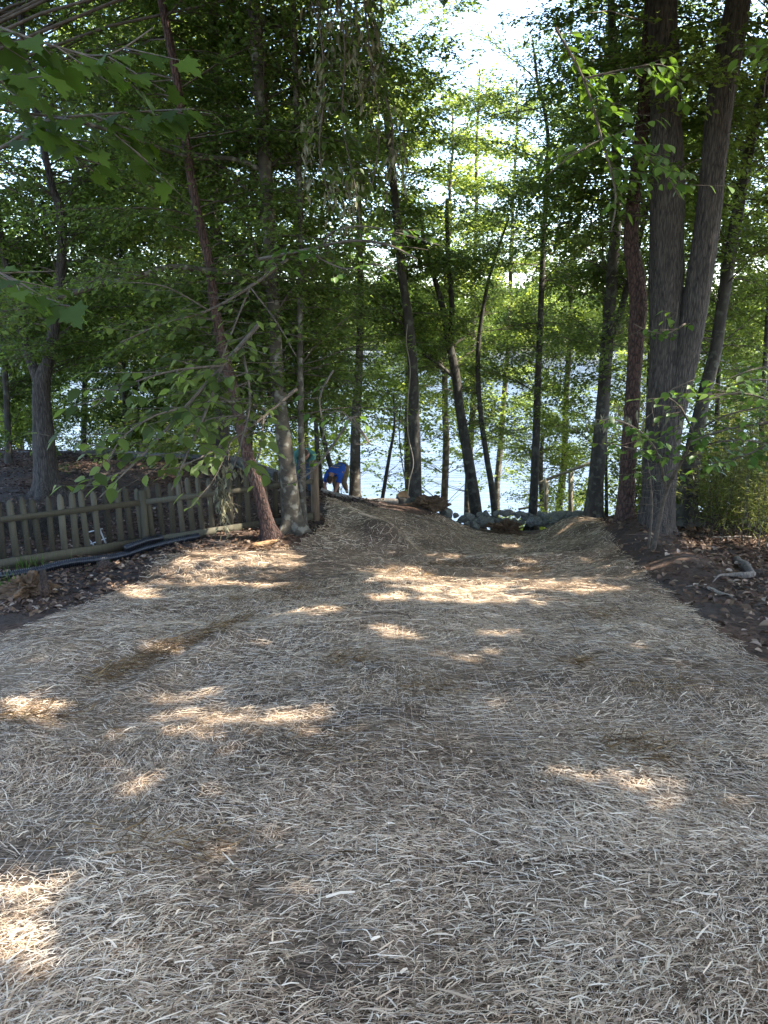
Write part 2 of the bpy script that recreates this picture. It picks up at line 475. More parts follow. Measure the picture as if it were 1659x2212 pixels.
n.links.new(m2.outputs[0], bp.inputs['Height']); n.links.new(bp.outputs[0], pb.inputs['Normal'])
n.links.new(pb.outputs[0], out.inputs[0])
M_mat = m
M_straw = leaf_mat('straw_strand', [(0, (.10, .062, .038)), (.3, (.31, .215, .145)), (.62, (.68, .50, .335)), (1, (.90, .75, .56))], trans=(.4, .33, .2), tf=.15, rough=.5)
M_net = simple('white_net_thread', [(.3, (.62, .56, .48)), (.7, (.72, .66, .58))], scale=9, bump=0, rough=.5)

# lake
m, n, out = mat('lake_water')
tc = n.nodes.new('ShaderNodeTexCoord')
mp = n.nodes.new('ShaderNodeMapping'); mp.inputs['Scale'].default_value = (.35, 1.5, 1); mp.inputs['Rotation'].default_value = (0, 0, .15)
n.links.new(tc.outputs['Object'], mp.inputs[0])
nz = N_(n, 'ShaderNodeTexNoise'); nz.inputs['Scale'].default_value = 1.3; nz.inputs['Detail'].default_value = 5; nz.inputs['Distortion'].default_value = .7
n.links.new(mp.outputs[0], nz.inputs[0])
pb = n.nodes.new('ShaderNodeBsdfPrincipled'); pb.inputs['Roughness'].default_value = .12
pb.inputs['Base Color'].default_value = (.07, .085, .11, 1); pb.inputs['IOR'].default_value = 1.33
mpw = n.nodes.new('ShaderNodeMapping'); mpw.inputs['Scale'].default_value = (.012, .06, 1)
n.links.new(tc.outputs['Object'], mpw.inputs[0])
nw = N_(n, 'ShaderNodeTexNoise'); nw.inputs['Scale'].default_value = 1.0; nw.inputs['Detail'].default_value = 4
n.links.new(mpw.outputs[0], nw.inputs[0])
rw = ramp(n, [(.35, (.25, .25, .25)), (.62, (1, 1, 1))], nw.outputs['Fac'])
bp = n.nodes.new('ShaderNodeBump'); bp.inputs['Distance'].default_value = .10
n.links.new(rw.outputs[0], bp.inputs['Strength'])
n.links.new(nz.outputs['Fac'], bp.inputs['Height']); n.links.new(bp.outputs[0], pb.inputs['Normal'])
n.links.new(pb.outputs[0], out.inputs[0])
M_water = m

# ------------------------------------------------------------------ ground, lake, far shore
def grid(xs, ys, name, mat_, dz=0.0, keep=None, zf=ground_z):
    X, Y = np.meshgrid(xs, ys)
    Z = zf(X, Y) + dz
    V = np.stack([X, Y, Z], -1).reshape(-1, 3)
    nx, ny = len(xs), len(ys)
    i = np.arange(ny - 1)[:, None] * nx + np.arange(nx - 1)[None]
    F = np.stack([i, i + 1, i + nx + 1, i + nx], -1).reshape(-1, 4)
    if keep is not None:
        kp = keep(X.ravel(), Y.ravel())
        F = F[kp[F].all(1)]
        used = np.zeros(len(V), bool); used[F.ravel()] = True
        idx = np.cumsum(used) - 1
        V = V[used]; F = idx[F]
    return raw_mesh(name, V, F, smooth_=True)

xs = np.concatenate([np.linspace(-60, -16, 12)[:-1], np.arange(-16, -8, .5), np.arange(-8, 8, .14), np.arange(8, 16, .5), np.linspace(16, 60, 12)])
ys = np.concatenate([np.linspace(-40, -4, 8)[:-1], np.arange(-4, 0, .4), np.arange(0, 19, .14), np.arange(19, 50, .6)])
link('ground', grid(xs, ys, 'ground', M_soil), M_soil, kind='structure')
MBw = MB(); MBw.add([[-900, 20, LAKE], [900, 20, LAKE], [900, 420, LAKE], [-900, 420, LAKE]], [[0, 1, 2, 3]])
link('lake_water', MBw.mesh('lake_water'), M_water, kind='structure')
FAR = 265.0
def farz(X, Y):
    return np.where(Y < FAR, LAKE - 1 + (Y - FAR + 6) * .25, LAKE + .5 + (Y - FAR) * .03 + 2 * fbm(X * .01, Y * .01, 3, 5))
mfar = simple('far_shore_soil', [(.3, (.03, .035, .015)), (.7, (.10, .10, .05))], scale=.3, bump=0)
link('far_shore', grid(np.linspace(-1400, 1400, 90), np.concatenate([[FAR - 8, FAR - 3, FAR, FAR + 8], np.linspace(FAR + 20, 1800, 30)]), 'far_shore', mfar, zf=farz), mfar, kind='structure')

# ------------------------------------------------------------------ the straw blanket
bl_px = [(0, 1378), (110, 1335), (225, 1292), (320, 1232), (400, 1195), (470, 1188), (560, 1192), (640, 1175), (690, 1140), (705, 1112), (694, 1082)]
tp_px = [(760, 1086), (860, 1107), (930, 1114)]
br_px = [(1310, 1148), (1345, 1195), (1400, 1242), (1500, 1328), (1600, 1408), (1655, 1450)]
poly = [np.array([-9, -2.5]), np.array([-7, 3.0])] + [hit(*p)[:2] for p in bl_px] + [hit(*p)[:2] for p in tp_px] + \
       [np.array([1.9, 16.7]), np.array([4.4, 16.7]), np.array([5.2, 16.2])] + [hit(*p)[:2] for p in br_px] + [np.array([4.6, 2.5]), np.array([6.0, -2.5])]
poly = np.array(poly)

def inside(x, y, pl=poly):
    c = np.zeros(x.shape, bool)
    j = len(pl) - 1
    for i in range(len(pl)):
        xi, yi = pl[i]; xj, yj = pl[j]
        cond = ((yi > y) != (yj > y)) & (x < (xj - xi) * (y - yi) / (yj - yi + 1e-12) + xi)
        c ^= cond
        j = i
    return c

def inside_j(x, y):
    return inside(x + .12 * fbm(x * 3, y * 3, 2, 31), y + .12 * fbm(x * 3, y * 3, 2, 41))

blanket = thing('erosion_blanket', (0, 8, gz(0, 8)), 'pale straw erosion blanket under white netting covering the cleared slope down to the lake', 'ground cover')
bo = np.array([0, 8, gz(0, 8)])
xs2 = np.arange(-7.5, 7.5, .09); ys2 = np.arange(-1, 18.2, .09)
me = grid(xs2, ys2, 'mat', M_mat, dz=.015, keep=inside_j)
me.transform(Matrix.Translation(-Vector(bo)))
link('mat', me, M_mat, blanket)

def strand_field(nn, ymin, ymax, wmin, L0, L1, lift, seed, quads=2):
    r = np.random.default_rng(seed)
    # uniform in the picture: density falls with distance squared
    y = ymin * (ymax / ymin) ** r.random(nn)
    x = (r.random(nn) * 2 - 1) * (y * .60 + .5)
    k = inside_j(x, y) & (r.random(nn) > .75 * smooth(.28, .55, fbm(x * 1.1 + 7, y * 1.3, 3, 123)) * (y < 7)); x, y = x[k], y[k]
    z = ground_z(x, y)
    e = .05
    gx = (ground_z(x + e, y) - z) / e; gy = (ground_z(x, y + e) - z) / e
    nrm = np.stack([-gx, -gy, np.ones_like(gx)], -1)
    nrm /= np.linalg.norm(nrm, axis=1)[:, None]
    # laid mostly across the view, in drifting swirls
    th = fbm(x * .7, y * .7, 2, 61) * 3.0 + r.normal(0, .55, len(x)) + np.where(r.random(len(x)) < .42, r.random(len(x)) * 3.14, 0)
    dd = np.stack([np.cos(th), np.sin(th), r.normal(0, .10, len(x))], -1)
    dd -= nrm * (dd * nrm).sum(1)[:, None] * .9
    dd /= np.linalg.norm(dd, axis=1)[:, None]
    L = L0 + (L1 - L0) * r.random(len(x)) ** 2.0
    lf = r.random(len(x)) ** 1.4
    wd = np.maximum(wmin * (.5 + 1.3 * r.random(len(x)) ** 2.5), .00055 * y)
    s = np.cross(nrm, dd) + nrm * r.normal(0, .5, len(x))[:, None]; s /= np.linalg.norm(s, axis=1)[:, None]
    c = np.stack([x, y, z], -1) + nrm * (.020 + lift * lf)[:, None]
    bend = nrm * (r.normal(.0, .03, len(x)) * L)[:, None] + s * (r.normal(0, .03, len(x)) * L)[:, None]
    a = c - dd * (L / 2)[:, None]; b = c + dd * (L / 2)[:, None]; mdl = c + bend + nrm * .004
    h = s * (wd / 2)[:, None]
    nv = 6 if quads == 2 else 4
    if quads == 2:
        V = np.stack([a - h, a + h, mdl + h, mdl - h, b + h * .6, b - h * .6], 1).reshape(-1, 3)
        F = (np.arange(len(x))[:, None, None] * 6 + np.array([[[0, 1, 2, 3], [3, 2, 4, 5]]])).reshape(-1, 4)
    else:
        V = np.stack([a - h, a + h, b + h, b - h], 1).reshape(-1, 3)
        F = (np.arange(len(x))[:, None, None] * 4 + np.array([[[0, 1, 2, 3]]])).reshape(-1, 4)
    tone = np.clip(.30 + .34 * lf + r.normal(0, .27, len(x)) + .35 * (r.random(len(x)) < .14) + fbm(x * .9, y * .9, 3, 77) * .5, 0, 1)  # lower strands toned darker: shade between the straws put into the colour
    return V, F, np.repeat(tone, nv)

Vs, Fs, As, off = [], [], [], 0
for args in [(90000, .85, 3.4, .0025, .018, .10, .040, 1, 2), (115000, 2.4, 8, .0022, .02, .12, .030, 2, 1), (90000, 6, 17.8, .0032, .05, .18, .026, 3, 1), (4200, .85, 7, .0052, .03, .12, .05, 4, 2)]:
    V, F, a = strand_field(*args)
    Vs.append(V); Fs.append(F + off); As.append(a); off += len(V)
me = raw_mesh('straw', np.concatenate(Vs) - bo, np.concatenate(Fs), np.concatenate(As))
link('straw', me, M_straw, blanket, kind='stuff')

# brown matted clumps and the lapped seam between two blanket rolls
def clumps(spots, seed):
    r = np.random.default_rng(seed); Vs, Fs, As, off = [], [], [], 0
    for (px, py, sx_, sy_, n_) in spots:
        h = hit(px, py); c = h[:2] + r.normal(0, 1, (n_, 2)) * np.array([sx_, sy_])
        z = ground_z(c[:, 0], c[:, 1]); p = np.stack([c[:, 0], c[:, 1], z + .035 + .05 * r.random(n_)], -1)
        th = r.normal(.3, .7, n_); d = np.stack([np.cos(th), np.sin(th), r.normal(0, .3, n_)], -1); L = .04 + .12 * r.random(n_)
        V, F, q = leaves_geo(p, d, np.stack([r.normal(0, .6, n_), r.normal(0, .6, n_), np.ones(n_)], -1), L, np.maximum(.004, .0006 * h[1]), fold=0)
        Vs.append(V); Fs.append(F + off); As.append(np.repeat(r.random(n_), q)); off += len(V)
    return np.concatenate(Vs), np.concatenate(Fs), np.concatenate(As)
sp = [(1370, 1640, .16, .10, 260), (740, 1440, .10, .08, 160), (1240, 1445, .05, .05, 90), (60, 1562, .2, .1, 240), (690, 1650, .14, .1, 70), (905, 1500, .15, .08, 120), (560, 1185, .3, .15, 160), (1140, 1240, .25, .15, 160),
      (880, 1250, .25, .15, 160), (1290, 1335, .1, .1, 80), (1400, 1500, .2, .1, 120), (980, 1225, .4, .06, 220), (1080, 1222, .4, .06, 220), (560, 1300, .3, .1, 140), (640, 1280, .2, .1, 120), (350, 1850, .2, .1, 160)]
for k in range(26):
    f = k / 25; sp.append((190 + 330 * f, 1485 - 140 * f, .06, .03, 34))
V, F, a = clumps(sp, 8)
M_brownstraw = leaf_mat('brown_straw', [(0, (.07, .04, .02)), (.5, (.20, .12, .06)), (1, (.42, .29, .14))], trans=(.3, .2, .08), tf=.12, rough=.6)
link('brown_straw', raw_mesh('brown_straw', V - bo, F, a), M_brownstraw, blanket, kind='stuff')

# netting threads laid over the straw
segA, segB = [], []
for x0 in np.arange(-4.6, 5.0, .045):
    yy = np.arange(.8, 9.0, .12)
    xx = x0 + .010 * np.sin(yy * 3 + x0 * 40) + fbm(yy * .8, yy * 0 + x0 * .7, 2, 5) * .05
    if rng.random() < .45: continue
    zz = ground_z(xx, yy) + .042 + rng.normal(0, .003, len(yy))
    p = np.stack([xx, yy, zz], -1)
    k = inside(xx, yy); k = k[:-1] & k[1:] & (rng.random(len(yy) - 1) < .92)
    segA.append(p[:-1][k]); segB.append(p[1:][k])
for y0 in np.arange(.9, 7.5, .05):
    xx = np.arange(-4.5, 5, .14)
    yy = y0 + fbm(xx * .8, xx * 0 + y0, 2, 15) * .06
    zz = ground_z(xx, yy) + .038 + rng.normal(0, .003, len(xx))
    p = np.stack([xx, yy, zz], -1)
    k = inside(xx, yy); k = k[:-1] & k[1:] & (rng.random(len(xx) - 1) < .25)
    segA.append(p[:-1][k]); segB.append(p[1:][k])
segA = np.concatenate(segA); segB = np.concatenate(segB)
V, F = prisms(segA, segB, .0005 + .00007 * segA[:, 1], .0005 + .00007 * segB[:, 1])
link('netting', raw_mesh('netting', V - bo, F), M_net, blanket, kind='stuff')

# ------------------------------------------------------------------ sun flecks: gaps cut in the canopy so light lands there
FLECK = [(500, 1212, 115, 26), (420, 1246, 95, 12), (570, 1262, 60, 10), (300, 1285, 45, 7), (265, 1262, 45, 7), (560, 1225, 90, 16),
         (735, 1122, 42, 8), (775, 1135, 30, 6), (1000, 1262, 190, 24), (1160, 1250, 120, 22), (880, 1240, 90, 18), (1250, 1272, 110, 10), (1330, 1240, 90, 9), (1420, 1233, 60, 7),
         (670, 1335, 72, 8), (850, 1302, 70, 5), (1060, 1303, 140, 6), (1140, 1215, 30, 6), (985, 1195, 60, 6), (1280, 1220, 45, 6), (1250, 1150, 50, 4), (1340, 1165, 50, 5),
         (430, 1515, 95, 20), (365, 1550, 60, 9), (570, 1562, 115, 20), (470, 1590, 60, 12), (690, 1598, 48, 12), (60, 1530, 80, 15), (250, 1662, 46, 14), (150, 1600, 40, 7), (50, 1560, 60, 12),
         (1240, 1690, 60, 8), (1400, 1712, 90, 6), (1500, 1730, 40, 8), (75, 1930, 80, 25), (50, 2085, 95, 30), (20, 1990, 60, 15), (1130, 1490, 40, 7), (1030, 1520, 70, 6), (975, 1425, 40, 5),
         (850, 1375, 60, 5), (1060, 1375, 60, 5), (340, 1410, 50, 7), (1590, 1184, 90, 6), (1480, 1195, 40, 4), (200, 1035, 30, 5), (300, 1030, 60, 6), (400, 1040, 50, 5), (560, 1400, 40, 4), (560, 1860, 50, 12),
         (760, 1095, 40, 3), (820, 1140, 50, 4), (1120, 1160, 30, 3), (300, 1700, 30, 6), (230, 1225, 20, 5)]
FL = np.array(FLECK, float)

def in_fleck(p, grow=1.0):
    p = np.asarray(p)
    t = (p[:, 2] + .19 * p[:, 1]) / (sdir[2] + .19 * sdir[1])
    g = p - sdir[None] * t[:, None]
    u, v, d = proj(g)
    jx = fbm(g[:, 0] * 4, g[:, 1] * 4, 2, 91) * .55
    res = np.zeros(len(p), bool)
    ok = g[:, 1] > .7
    mx_ = .10 * FPX / d; my_ = mx_ * np.clip((1.6 + .19 * g[:, 1]) / d, .15, 1)
    for cx, cy, rx, ry in FL:
        res |= (((u - cx) / (rx + mx_)) ** 2 + ((v - cy) / (ry * 1.1 + my_)) ** 2 + jx) < 1.0
    return res & ok

# ------------------------------------------------------------------ foliage
COV = np.array([
 [.75, .80, .80, .9, .9, .85, .85, .85, .85, .9],
 [.75, .85, .80, .9, .95, .85, .75, .85, .8, .95],
 [.80, .85, .80, .85, .95, .90, .80, .95, .6, .95],
 [.85, .85, .80, .85, .9, 1.0, .95, .90, .4, .95],
 [.9, .85, .85, .85, .85, 1.0, 1.0, .95, .35, 1.0],
 [1.0, 1.0, 1.0, .95, .90, .90, .90, .90, .35, 1.0],
 [1.0, 1.0, 1.0, 1.0, .85, .42, .50, .85, .45, 1.0],
 [.35, .5, .5, .45, .30, .08, .15, .45, .2, .6]])

def cover(p):
    u, v, d = proj(p)
    fx = np.clip(u / 165.9 - .5, 0, 8.999); fy = np.clip(v / 138.25 - .5, 0, 6.999)
    i = fx.astype(int); j = fy.astype(int); a = fx - i; b = fy - j
    c = (COV[j, i] * (1 - a) + COV[j, i + 1] * a) * (1 - b) + (COV[j + 1, i] * (1 - a) + COV[j + 1, i + 1] * a) * b
    c = np.where(v > 1110, .03, c)
    return c

def branch(S, az, L, el, r, leafL, out, spacing=.05, droop=.25, thin=None, twig_gap=.13, tilt=.55, hang=0.0, mask=True):
    """one limb with side twigs and alternate leaves in a flat spray"""
    m = 7
    t = np.linspace(0, 1, m)
    wob = np.cumsum(r.normal(0, .10, m)) * .6
    az_t = az + wob
    el_t = el - droop * 2 * t + r.normal(0, .08, m)
    step = L / (m - 1)
    d = np.stack([np.cos(az_t) * np.cos(el_t), np.sin(az_t) * np.cos(el_t), np.sin(el_t)], -1)
    pts = np.concatenate([[S], S + np.cumsum(d[:-1] * step, 0)])
    r0 = .004 + .0045 * L
    rad = r0 * (1 - t * .85)
    out['sa'].append(pts[:-1]); out['sb'].append(pts[1:]); out['ra'].append(rad[:-1]); out['rb'].append(rad[1:])
    nt_ = max(4, int(L / twig_gap))
    tt = .15 + .85 * (np.arange(nt_) + r.random(nt_) * .7) / nt_
    tt = np.clip(tt, 0, .999)
    k = (tt * (m - 1)).astype(int); f = tt * (m - 1) - k
    base = pts[k] * (1 - f)[:, None] + pts[k + 1] * f[:, None]
    dirb = d[k]
    side = np.where(np.arange(nt_) % 2 == 0, 1, -1) * (.75 + .3 * r.random(nt_))
    ca, sa = np.cos(side), np.sin(side)
    hx, hy = dirb[:, 0], dirb[:, 1]
    td = np.stack([hx * ca - hy * sa, hx * sa + hy * ca, dirb[:, 2] * .6 + r.normal(.0, .30, nt_) - hang * .6], -1)
    td /= np.linalg.norm(td, axis=1)[:, None]
    tl = (.20 + .42 * L * (1 - tt) * .5) * (.6 + .8 * r.random(nt_)) + .12
    tip = base + td * tl[:, None] + np.array([0, 0, -1.0])[None] * (tl * tl * (.12 + hang * .4))[:, None]
    if mask:
        keep = r.random(nt_) < np.clip(cover((base + tip) / 2), 0, 1)
        base, td, tl, tip = base[keep], td[keep], tl[keep], tip[keep]
    if len(base) == 0: return pts
    out['sa'].append(base); out['sb'].append(tip); out['ra'].append(np.full(len(base), .0045)); out['rb'].append(np.full(len(base), .002))
    nl = np.maximum(3, (tl / spacing).astype(int))
    idx = np.repeat(np.arange(len(base)), nl)
    q = (np.concatenate([np.arange(a) for a in nl]) + .6) / nl[idx]
    lp = base[idx] * (1 - q)[:, None] + tip[idx] * q[:, None]
    sd = np.where((np.arange(len(idx)) % 2) == 0, 1, -1) * (.5 + .5 * r.random(len(idx)))
    sd = np.where(q > .97, 0, sd)
    ca, sa = np.cos(sd), np.sin(sd)
    tx, ty, tz = td[idx].T
    ld = np.stack([tx * ca - ty * sa, tx * sa + ty * ca, tz - .15 - hang + r.normal(0, .22, len(idx))], -1)
    nn = np.stack([r.normal(0, tilt, len(idx)), r.normal(0, tilt, len(idx)) - .35, np.ones(len(idx))], -1)
    out['lp'].append(lp + r.normal(0, 1, lp.shape) * np.array([.03, .03, .05])); out['ld'].append(ld); out['ln'].append(nn)
    out['ll'].append(leafL * (.6 + .55 * r.random(len(idx))))
    return pts

def newout(): return {k: [] for k in ('sa', 'sb', 'ra', 'rb', 'lp', 'ld', 'ln', 'll')}

def flush(out, root, off, lm, wr=.55, sun_gaps=True, name='crown', seed=1, detail=False, tone=(0, 1), twigmat=None, twig_keep=.5):
    r = np.random.default_rng(seed)
    if out['sa']:
        sa, sb, ra, rb = [np.concatenate(out[q]) for q in ('sa', 'sb', 'ra', 'rb')]
        if sun_gaps:
            k = ~(in_fleck((sa + sb) / 2) & (ra < .007))
            sa, sb, ra, rb = sa[k], sb[k], ra[k], rb[k]
        k = (ra > .0046) | (r.random(len(ra)) < twig_keep)
        sa, sb, ra, rb = sa[k], sb[k], ra[k], rb[k]
        V, F = prisms(sa, sb, ra, rb, 3)
        link('twigs', raw_mesh('twigs', V - off, F), twigmat or M_twig, root, kind='stuff')
    if out['lp']:
        lp = np.concatenate(out['lp']); ld = np.concatenate(out['ld']); ln = np.concatenate(out['ln']); ll = np.concatenate(out['ll'])
        if sun_gaps:
            k = ~(in_fleck(lp) & (r.random(len(lp)) < .985))
            lp, ld, ln, ll = lp[k], ld[k], ln[k], ll[k]
        if len(lp) == 0: return 0
        V, F, nv = leaves_geo(lp, ld, ln, ll, ll * wr, detail=detail)
        tn = np.clip(tone[0] + (tone[1] - tone[0]) * r.random(len(lp)), 0, 1)
        link(name, raw_mesh(name, V - off, F, np.repeat(tn, nv)), lm, root, kind='stuff')
        return len(lp)
    return 0

def bark_disp(amp, kx=9, seed=0):
    def f(pts, th):
        z = pts[:, 2:3]
        return 1 + amp * (vnoise(th[None] * kx / 6.28 * 2 + seed + .15 * np.sin(z * 2), z * 1.7 + seed, seed) + .6 * vnoise(th[None] * kx + z * .5, z * 5, seed + 3)) \
                 + .05 * vnoise(th[None] * .8 + z * .3, z * .8, seed + 5)
    return f

def path(pts, res=.12):
    """pts: (px,py,Y,widthpx) -> world path with radii, Catmull smoothed"""
    W = np.array([P(a, b, c) for a, b, c, d in pts])
    dep = proj(W)[2]
    rad = np.array([d for *_, d in pts]) / 2 / FPX * dep
    n_ = len(W)
    o, ro = [], []
    for i in range(n_ - 1):
        p0, p1, p2, p3 = W[max(i - 1, 0)], W[i], W[i + 1], W[min(i + 2, n_ - 1)]
        k = max(3, int(np.linalg.norm(p2 - p1) / res))
        for t in np.linspace(0, 1, k, endpoint=False):
            o.append(.5 * ((2 * p1) + (-p0 + p2) * t + (2 * p0 - 5 * p1 + 4 * p2 - p3) * t * t + (-p0 + 3 * p1 - 3 * p2 + p3) * t ** 3))
            ro.append(rad[i] * (1 - t) + rad[i + 1] * t)
    o.append(W[-1]); ro.append(rad[-1])
    return np.array(o), np.array(ro)

def trunk_mesh(o, ro, root_loc, flare=True, amp=.09, n=20, seed=0, into=True):
    mb = MB()
    if flare:
        h = np.linalg.norm(o - o[0], axis=1)
        ro = ro * (1 + .40 * np.exp(-h / .14) + .10 * np.exp(-h / .5))
    if into:
        o = np.concatenate([[o[0] - np.array([0, 0, .35])], o]); ro = np.concatenate([[ro[0] * 1.15], ro])
    b = bark_disp(amp, seed=seed)
    def dsp(pts, th):
        hh = np.maximum(pts[:, 2:3] - o[1, 2], 0)
        lob = np.cos(th * 5 + seed) * .6 + np.cos(th * 3 + seed * 2) * .5
        return b(pts, th) + (.38 * np.exp(-hh / .14) + .10 * np.exp(-hh / .5)) * lob[None] * (1 if flare else 0)
    mb.tube(o, ro, n=n, disp=dsp)
    return mb.mesh('trunk', root_loc, True)

NLEAF = 0
def tree(name, label, pts, bark, leafmat=None, nbr=40, NB=1.7, wf=1.0, Lr=(1.2, 3.2), leafL=.09, zr=(.15, 1.0), azr=None, seed=1, stems=(), amp=.09, n=20, tone=(0, 1), group=None, cat='tree', flare=True, top=4.0, limbs=(), droop=.25, spacing=.04, hang=0., el=(-.1, .95), twig_gap=.085, wr=.62, vines=False):
    global NLEAF
    r = np.random.default_rng(seed * 101 + 5)
    pts = [(a, b, c, d * wf) for a, b, c, d in pts]
    o, ro = path(pts)
    # carry on above the frame
    if top > 0:
        d = o[-1] - o[-5]; d /= np.linalg.norm(d); d = d * .6 + np.array([0, 0, .6]); d /= np.linalg.norm(d)
        k = int(top / .3)
        ex = o[-1] + np.cumsum(np.tile(d * .3, (k, 1)) + r.normal(0, .02, (k, 3)), 0)
        o = np.concatenate([o, ex]); ro = np.concatenate([ro, ro[-1] * np.linspace(1, .3, k)])
    base = o[0].copy(); base[2] = min(base[2], gz(base[0], base[1]) + .05)
    root = thing(name, base, label, cat, group)
    o[0, 2] = base[2]
    link('trunk', trunk_mesh(o, ro, base, flare, amp, n, seed), bark, root)
    paths = [(o, ro)]
    for s in stems:
        so, sr = path(s); sr = sr * (.5 + .5 * wf)
        mb = MB(); mb.tube(so, sr, n=n, disp=bark_disp(amp, seed=seed + 3))
        link('stem' if sr[0] > .06 else 'limb', mb.mesh('stem', base, True), bark, root)
        paths.append((so, sr))
    out = newout()
    for k in range(int(nbr * NB)):
        op, orr = paths[0] if (len(paths) == 1 or r.random() < .65) else paths[r.integers(1, len(paths))]
        f = zr[0] + (zr[1] - zr[0]) * r.random()
        i = min(int(f * (len(op) - 1)), len(op) - 1)
        az = r.random() * 2 * math.pi if azr is None else azr[0] + (azr[1] - azr[0]) * r.random()
        if math.sin(az) < -.35 and r.random() < .75: az = -az
        L = Lr[0] + (Lr[1] - Lr[0]) * r.random()
        branch(op[i], az, L, el[0] + (el[1] - el[0]) * r.random(), r, leafL, out, droop=droop, spacing=spacing, hang=hang, twig_gap=twig_gap)
    for l in limbs:
        lo, lr = path(l)
        mb = MB(); mb.tube(lo, lr, n=10, disp=bark_disp(.08, seed=seed + 8))
        link('limb', mb.mesh('limb', base, True), bark, root)
        for k in range(int(len(lo) / 2.2)):
            i = r.integers(3, len(lo)); dd = lo[min(i + 1, len(lo) - 1)] - lo[i - 1]
            az = math.atan2(dd[1], dd[0]) + r.choice([-1, 1]) * (.5 + .8 * r.random())
            branch(lo[i], az, .6 + 1.1 * r.random(), .05 + .3 * r.random(), r, leafL, out, droop=droop, spacing=spacing, hang=hang, twig_gap=twig_gap)
    if leafmat:
        NLEAF += flush(out, root, base, leafmat, seed=seed, tone=tone, wr=wr)
    return root, paths

# ================================================================== THE TREES
# left group beside the fence
tree('pine_tree', 'leaning tree with scaly red-brown bark in front of the picket fence',
     [(583, 1160, 11.4, 40), (562, 1070, 11.4, 36), (535, 980, 11.4, 38), (505, 850, 11.4, 34), (468, 690, 11.4, 30), (450, 560, 11.4, 28), (425, 450, 11.4, 27), (400, 300, 11.4, 26), (378, 150, 11.4, 25), (348, 0, 11.4, 24), (330, -120, 11.4, 22)],
     M_red, M_leaf, nbr=46, Lr=(1.0, 2.8), leafL=.10, zr=(.2, 1), NB=2.0, wf=0.7, tone=(.1, .98), seed=1, amp=.16, n=26, el=(0, .4))
tree('beech_tree', 'thick smooth-barked beech with pale lichen blotches at the end of the picket fence',
     [(632, 1146, 12.0, 50), (625, 1050, 12, 42), (612, 940, 12, 38), (602, 850, 12, 34), (590, 650, 12, 31), (577, 420, 12, 33), (563, 200, 12, 34), (548, 0, 12, 34), (538, -130, 12, 30)],
     M_beech, M_leaf, nbr=62, Lr=(1.0, 3.2), leafL=.095, zr=(.18, 1), NB=2.0, wf=0.86, tone=(.1, .98), seed=2, amp=.05,
     limbs=[[(590, 622, 12, 15), (530, 592, 11.6, 13), (450, 585, 11.2, 13), (370, 577, 10.8, 13), (300, 596, 10.3, 12), (230, 612, 10.0, 11), (140, 640, 9.6, 9), (60, 662, 9.3, 8), (-20, 680, 9.0, 6)],
            [(570, 370, 12, 12), (500, 343, 11.8, 10), (410, 340, 11.4, 9), (300, 305, 10.8, 8), (170, 262, 10.2, 7), (60, 245, 9.8, 5), (-20, 235, 9.5, 4)],
            [(585, 520, 12, 14), (555, 440, 12, 12), (515, 390, 12, 10), (465, 350, 12, 9), (420, 330, 12, 6)],
            [(612, 905, 12, 10), (575, 885, 11.7, 8), (530, 870, 11.4, 6), (480, 868, 11, 5)]])
tree('beech_tree', 'slender smooth-barked beech stem standing right beside the thick lichened one',
     [(653, 1134, 12.1, 24), (652, 1000, 12.1, 19), (650, 900, 12.1, 18), (648, 700, 12.1, 18), (650, 500, 12.1, 17), (641, 250, 12.1, 16), (634, 0, 12.1, 15), (630, -120, 12, 12)],
     M_beech, M_leaf, nbr=50, Lr=(.8, 2.2), leafL=.095, zr=(.2, 1), wf=0.74, tone=(.1, .98), seed=3, amp=.04, n=14)
tree('oak_tree', 'dark furrowed oak behind the left half of the picket fence, forking halfway up',
     [(103, 1066, 13.7, 54), (98, 1000, 13.7, 46), (92, 900, 13.7, 40), (90, 830, 13.7, 36), (108, 760, 13.7, 24), (125, 640, 13.7, 20), (134, 530, 13.7, 20), (128, 450, 13.7, 17), (112, 400, 13.7, 15), (85, 270, 13.7, 14), (50, 80, 13.7, 12), (30, -80, 13.7, 10)],
     M_oak, M_leaf, nbr=62, Lr=(1.2, 3.2), leafL=.095, zr=(.2, 1), NB=2.3, tone=(.1, .98), seed=4, amp=.14, n=26,
     stems=[[(88, 835, 13.7, 24), (60, 760, 13.8, 18), (35, 660, 13.9, 15), (10, 560, 14, 13), (-10, 420, 14, 11)]])
tree('oak_tree', 'grey furrowed trunk standing in the mulched yard behind the leaning red-barked tree',
     [(484, 1110, 17, 30), (480, 950, 17, 28), (475, 780, 17, 28), (468, 600, 17, 27), (466, 400, 17, 25), (462, 200, 17, 22), (460, 0, 17, 20), (458, -120, 17, 16)],
     M_oak, M_leaf, nbr=50, Lr=(1.5, 3.5), leafL=.10, zr=(.12, 1), NB=2.3, tone=(.1, .98), seed=5)
tree('young_beech', 'thin dark trunk rising just behind the last fence post',
     [(696, 1068, 19.5, 17), (688, 1000, 19.5, 15), (683, 930, 19.5, 13), (679, 820, 19.5, 10), (676, 650, 19.5, 8), (670, 480, 19.5, 6)],
     M_grey, M_leaf, nbr=22, Lr=(1, 2.2), leafL=.09, zr=(.25, 1), wf=0.75, seed=6, n=10, top=1)
tree('young_beech', 'thin dark trunk leaning left behind the bent man in blue',
     [(728, 1056, 20.5, 15), (715, 1010, 20.5, 14), (702, 960, 20.5, 12), (690, 900, 20.5, 10), (678, 780, 20.5, 8), (668, 620, 20.5, 6)],
     M_grey, M_leaf, nbr=20, Lr=(1, 2.2), leafL=.09, zr=(.3, 1), wf=0.78, seed=7, n=10, top=1)
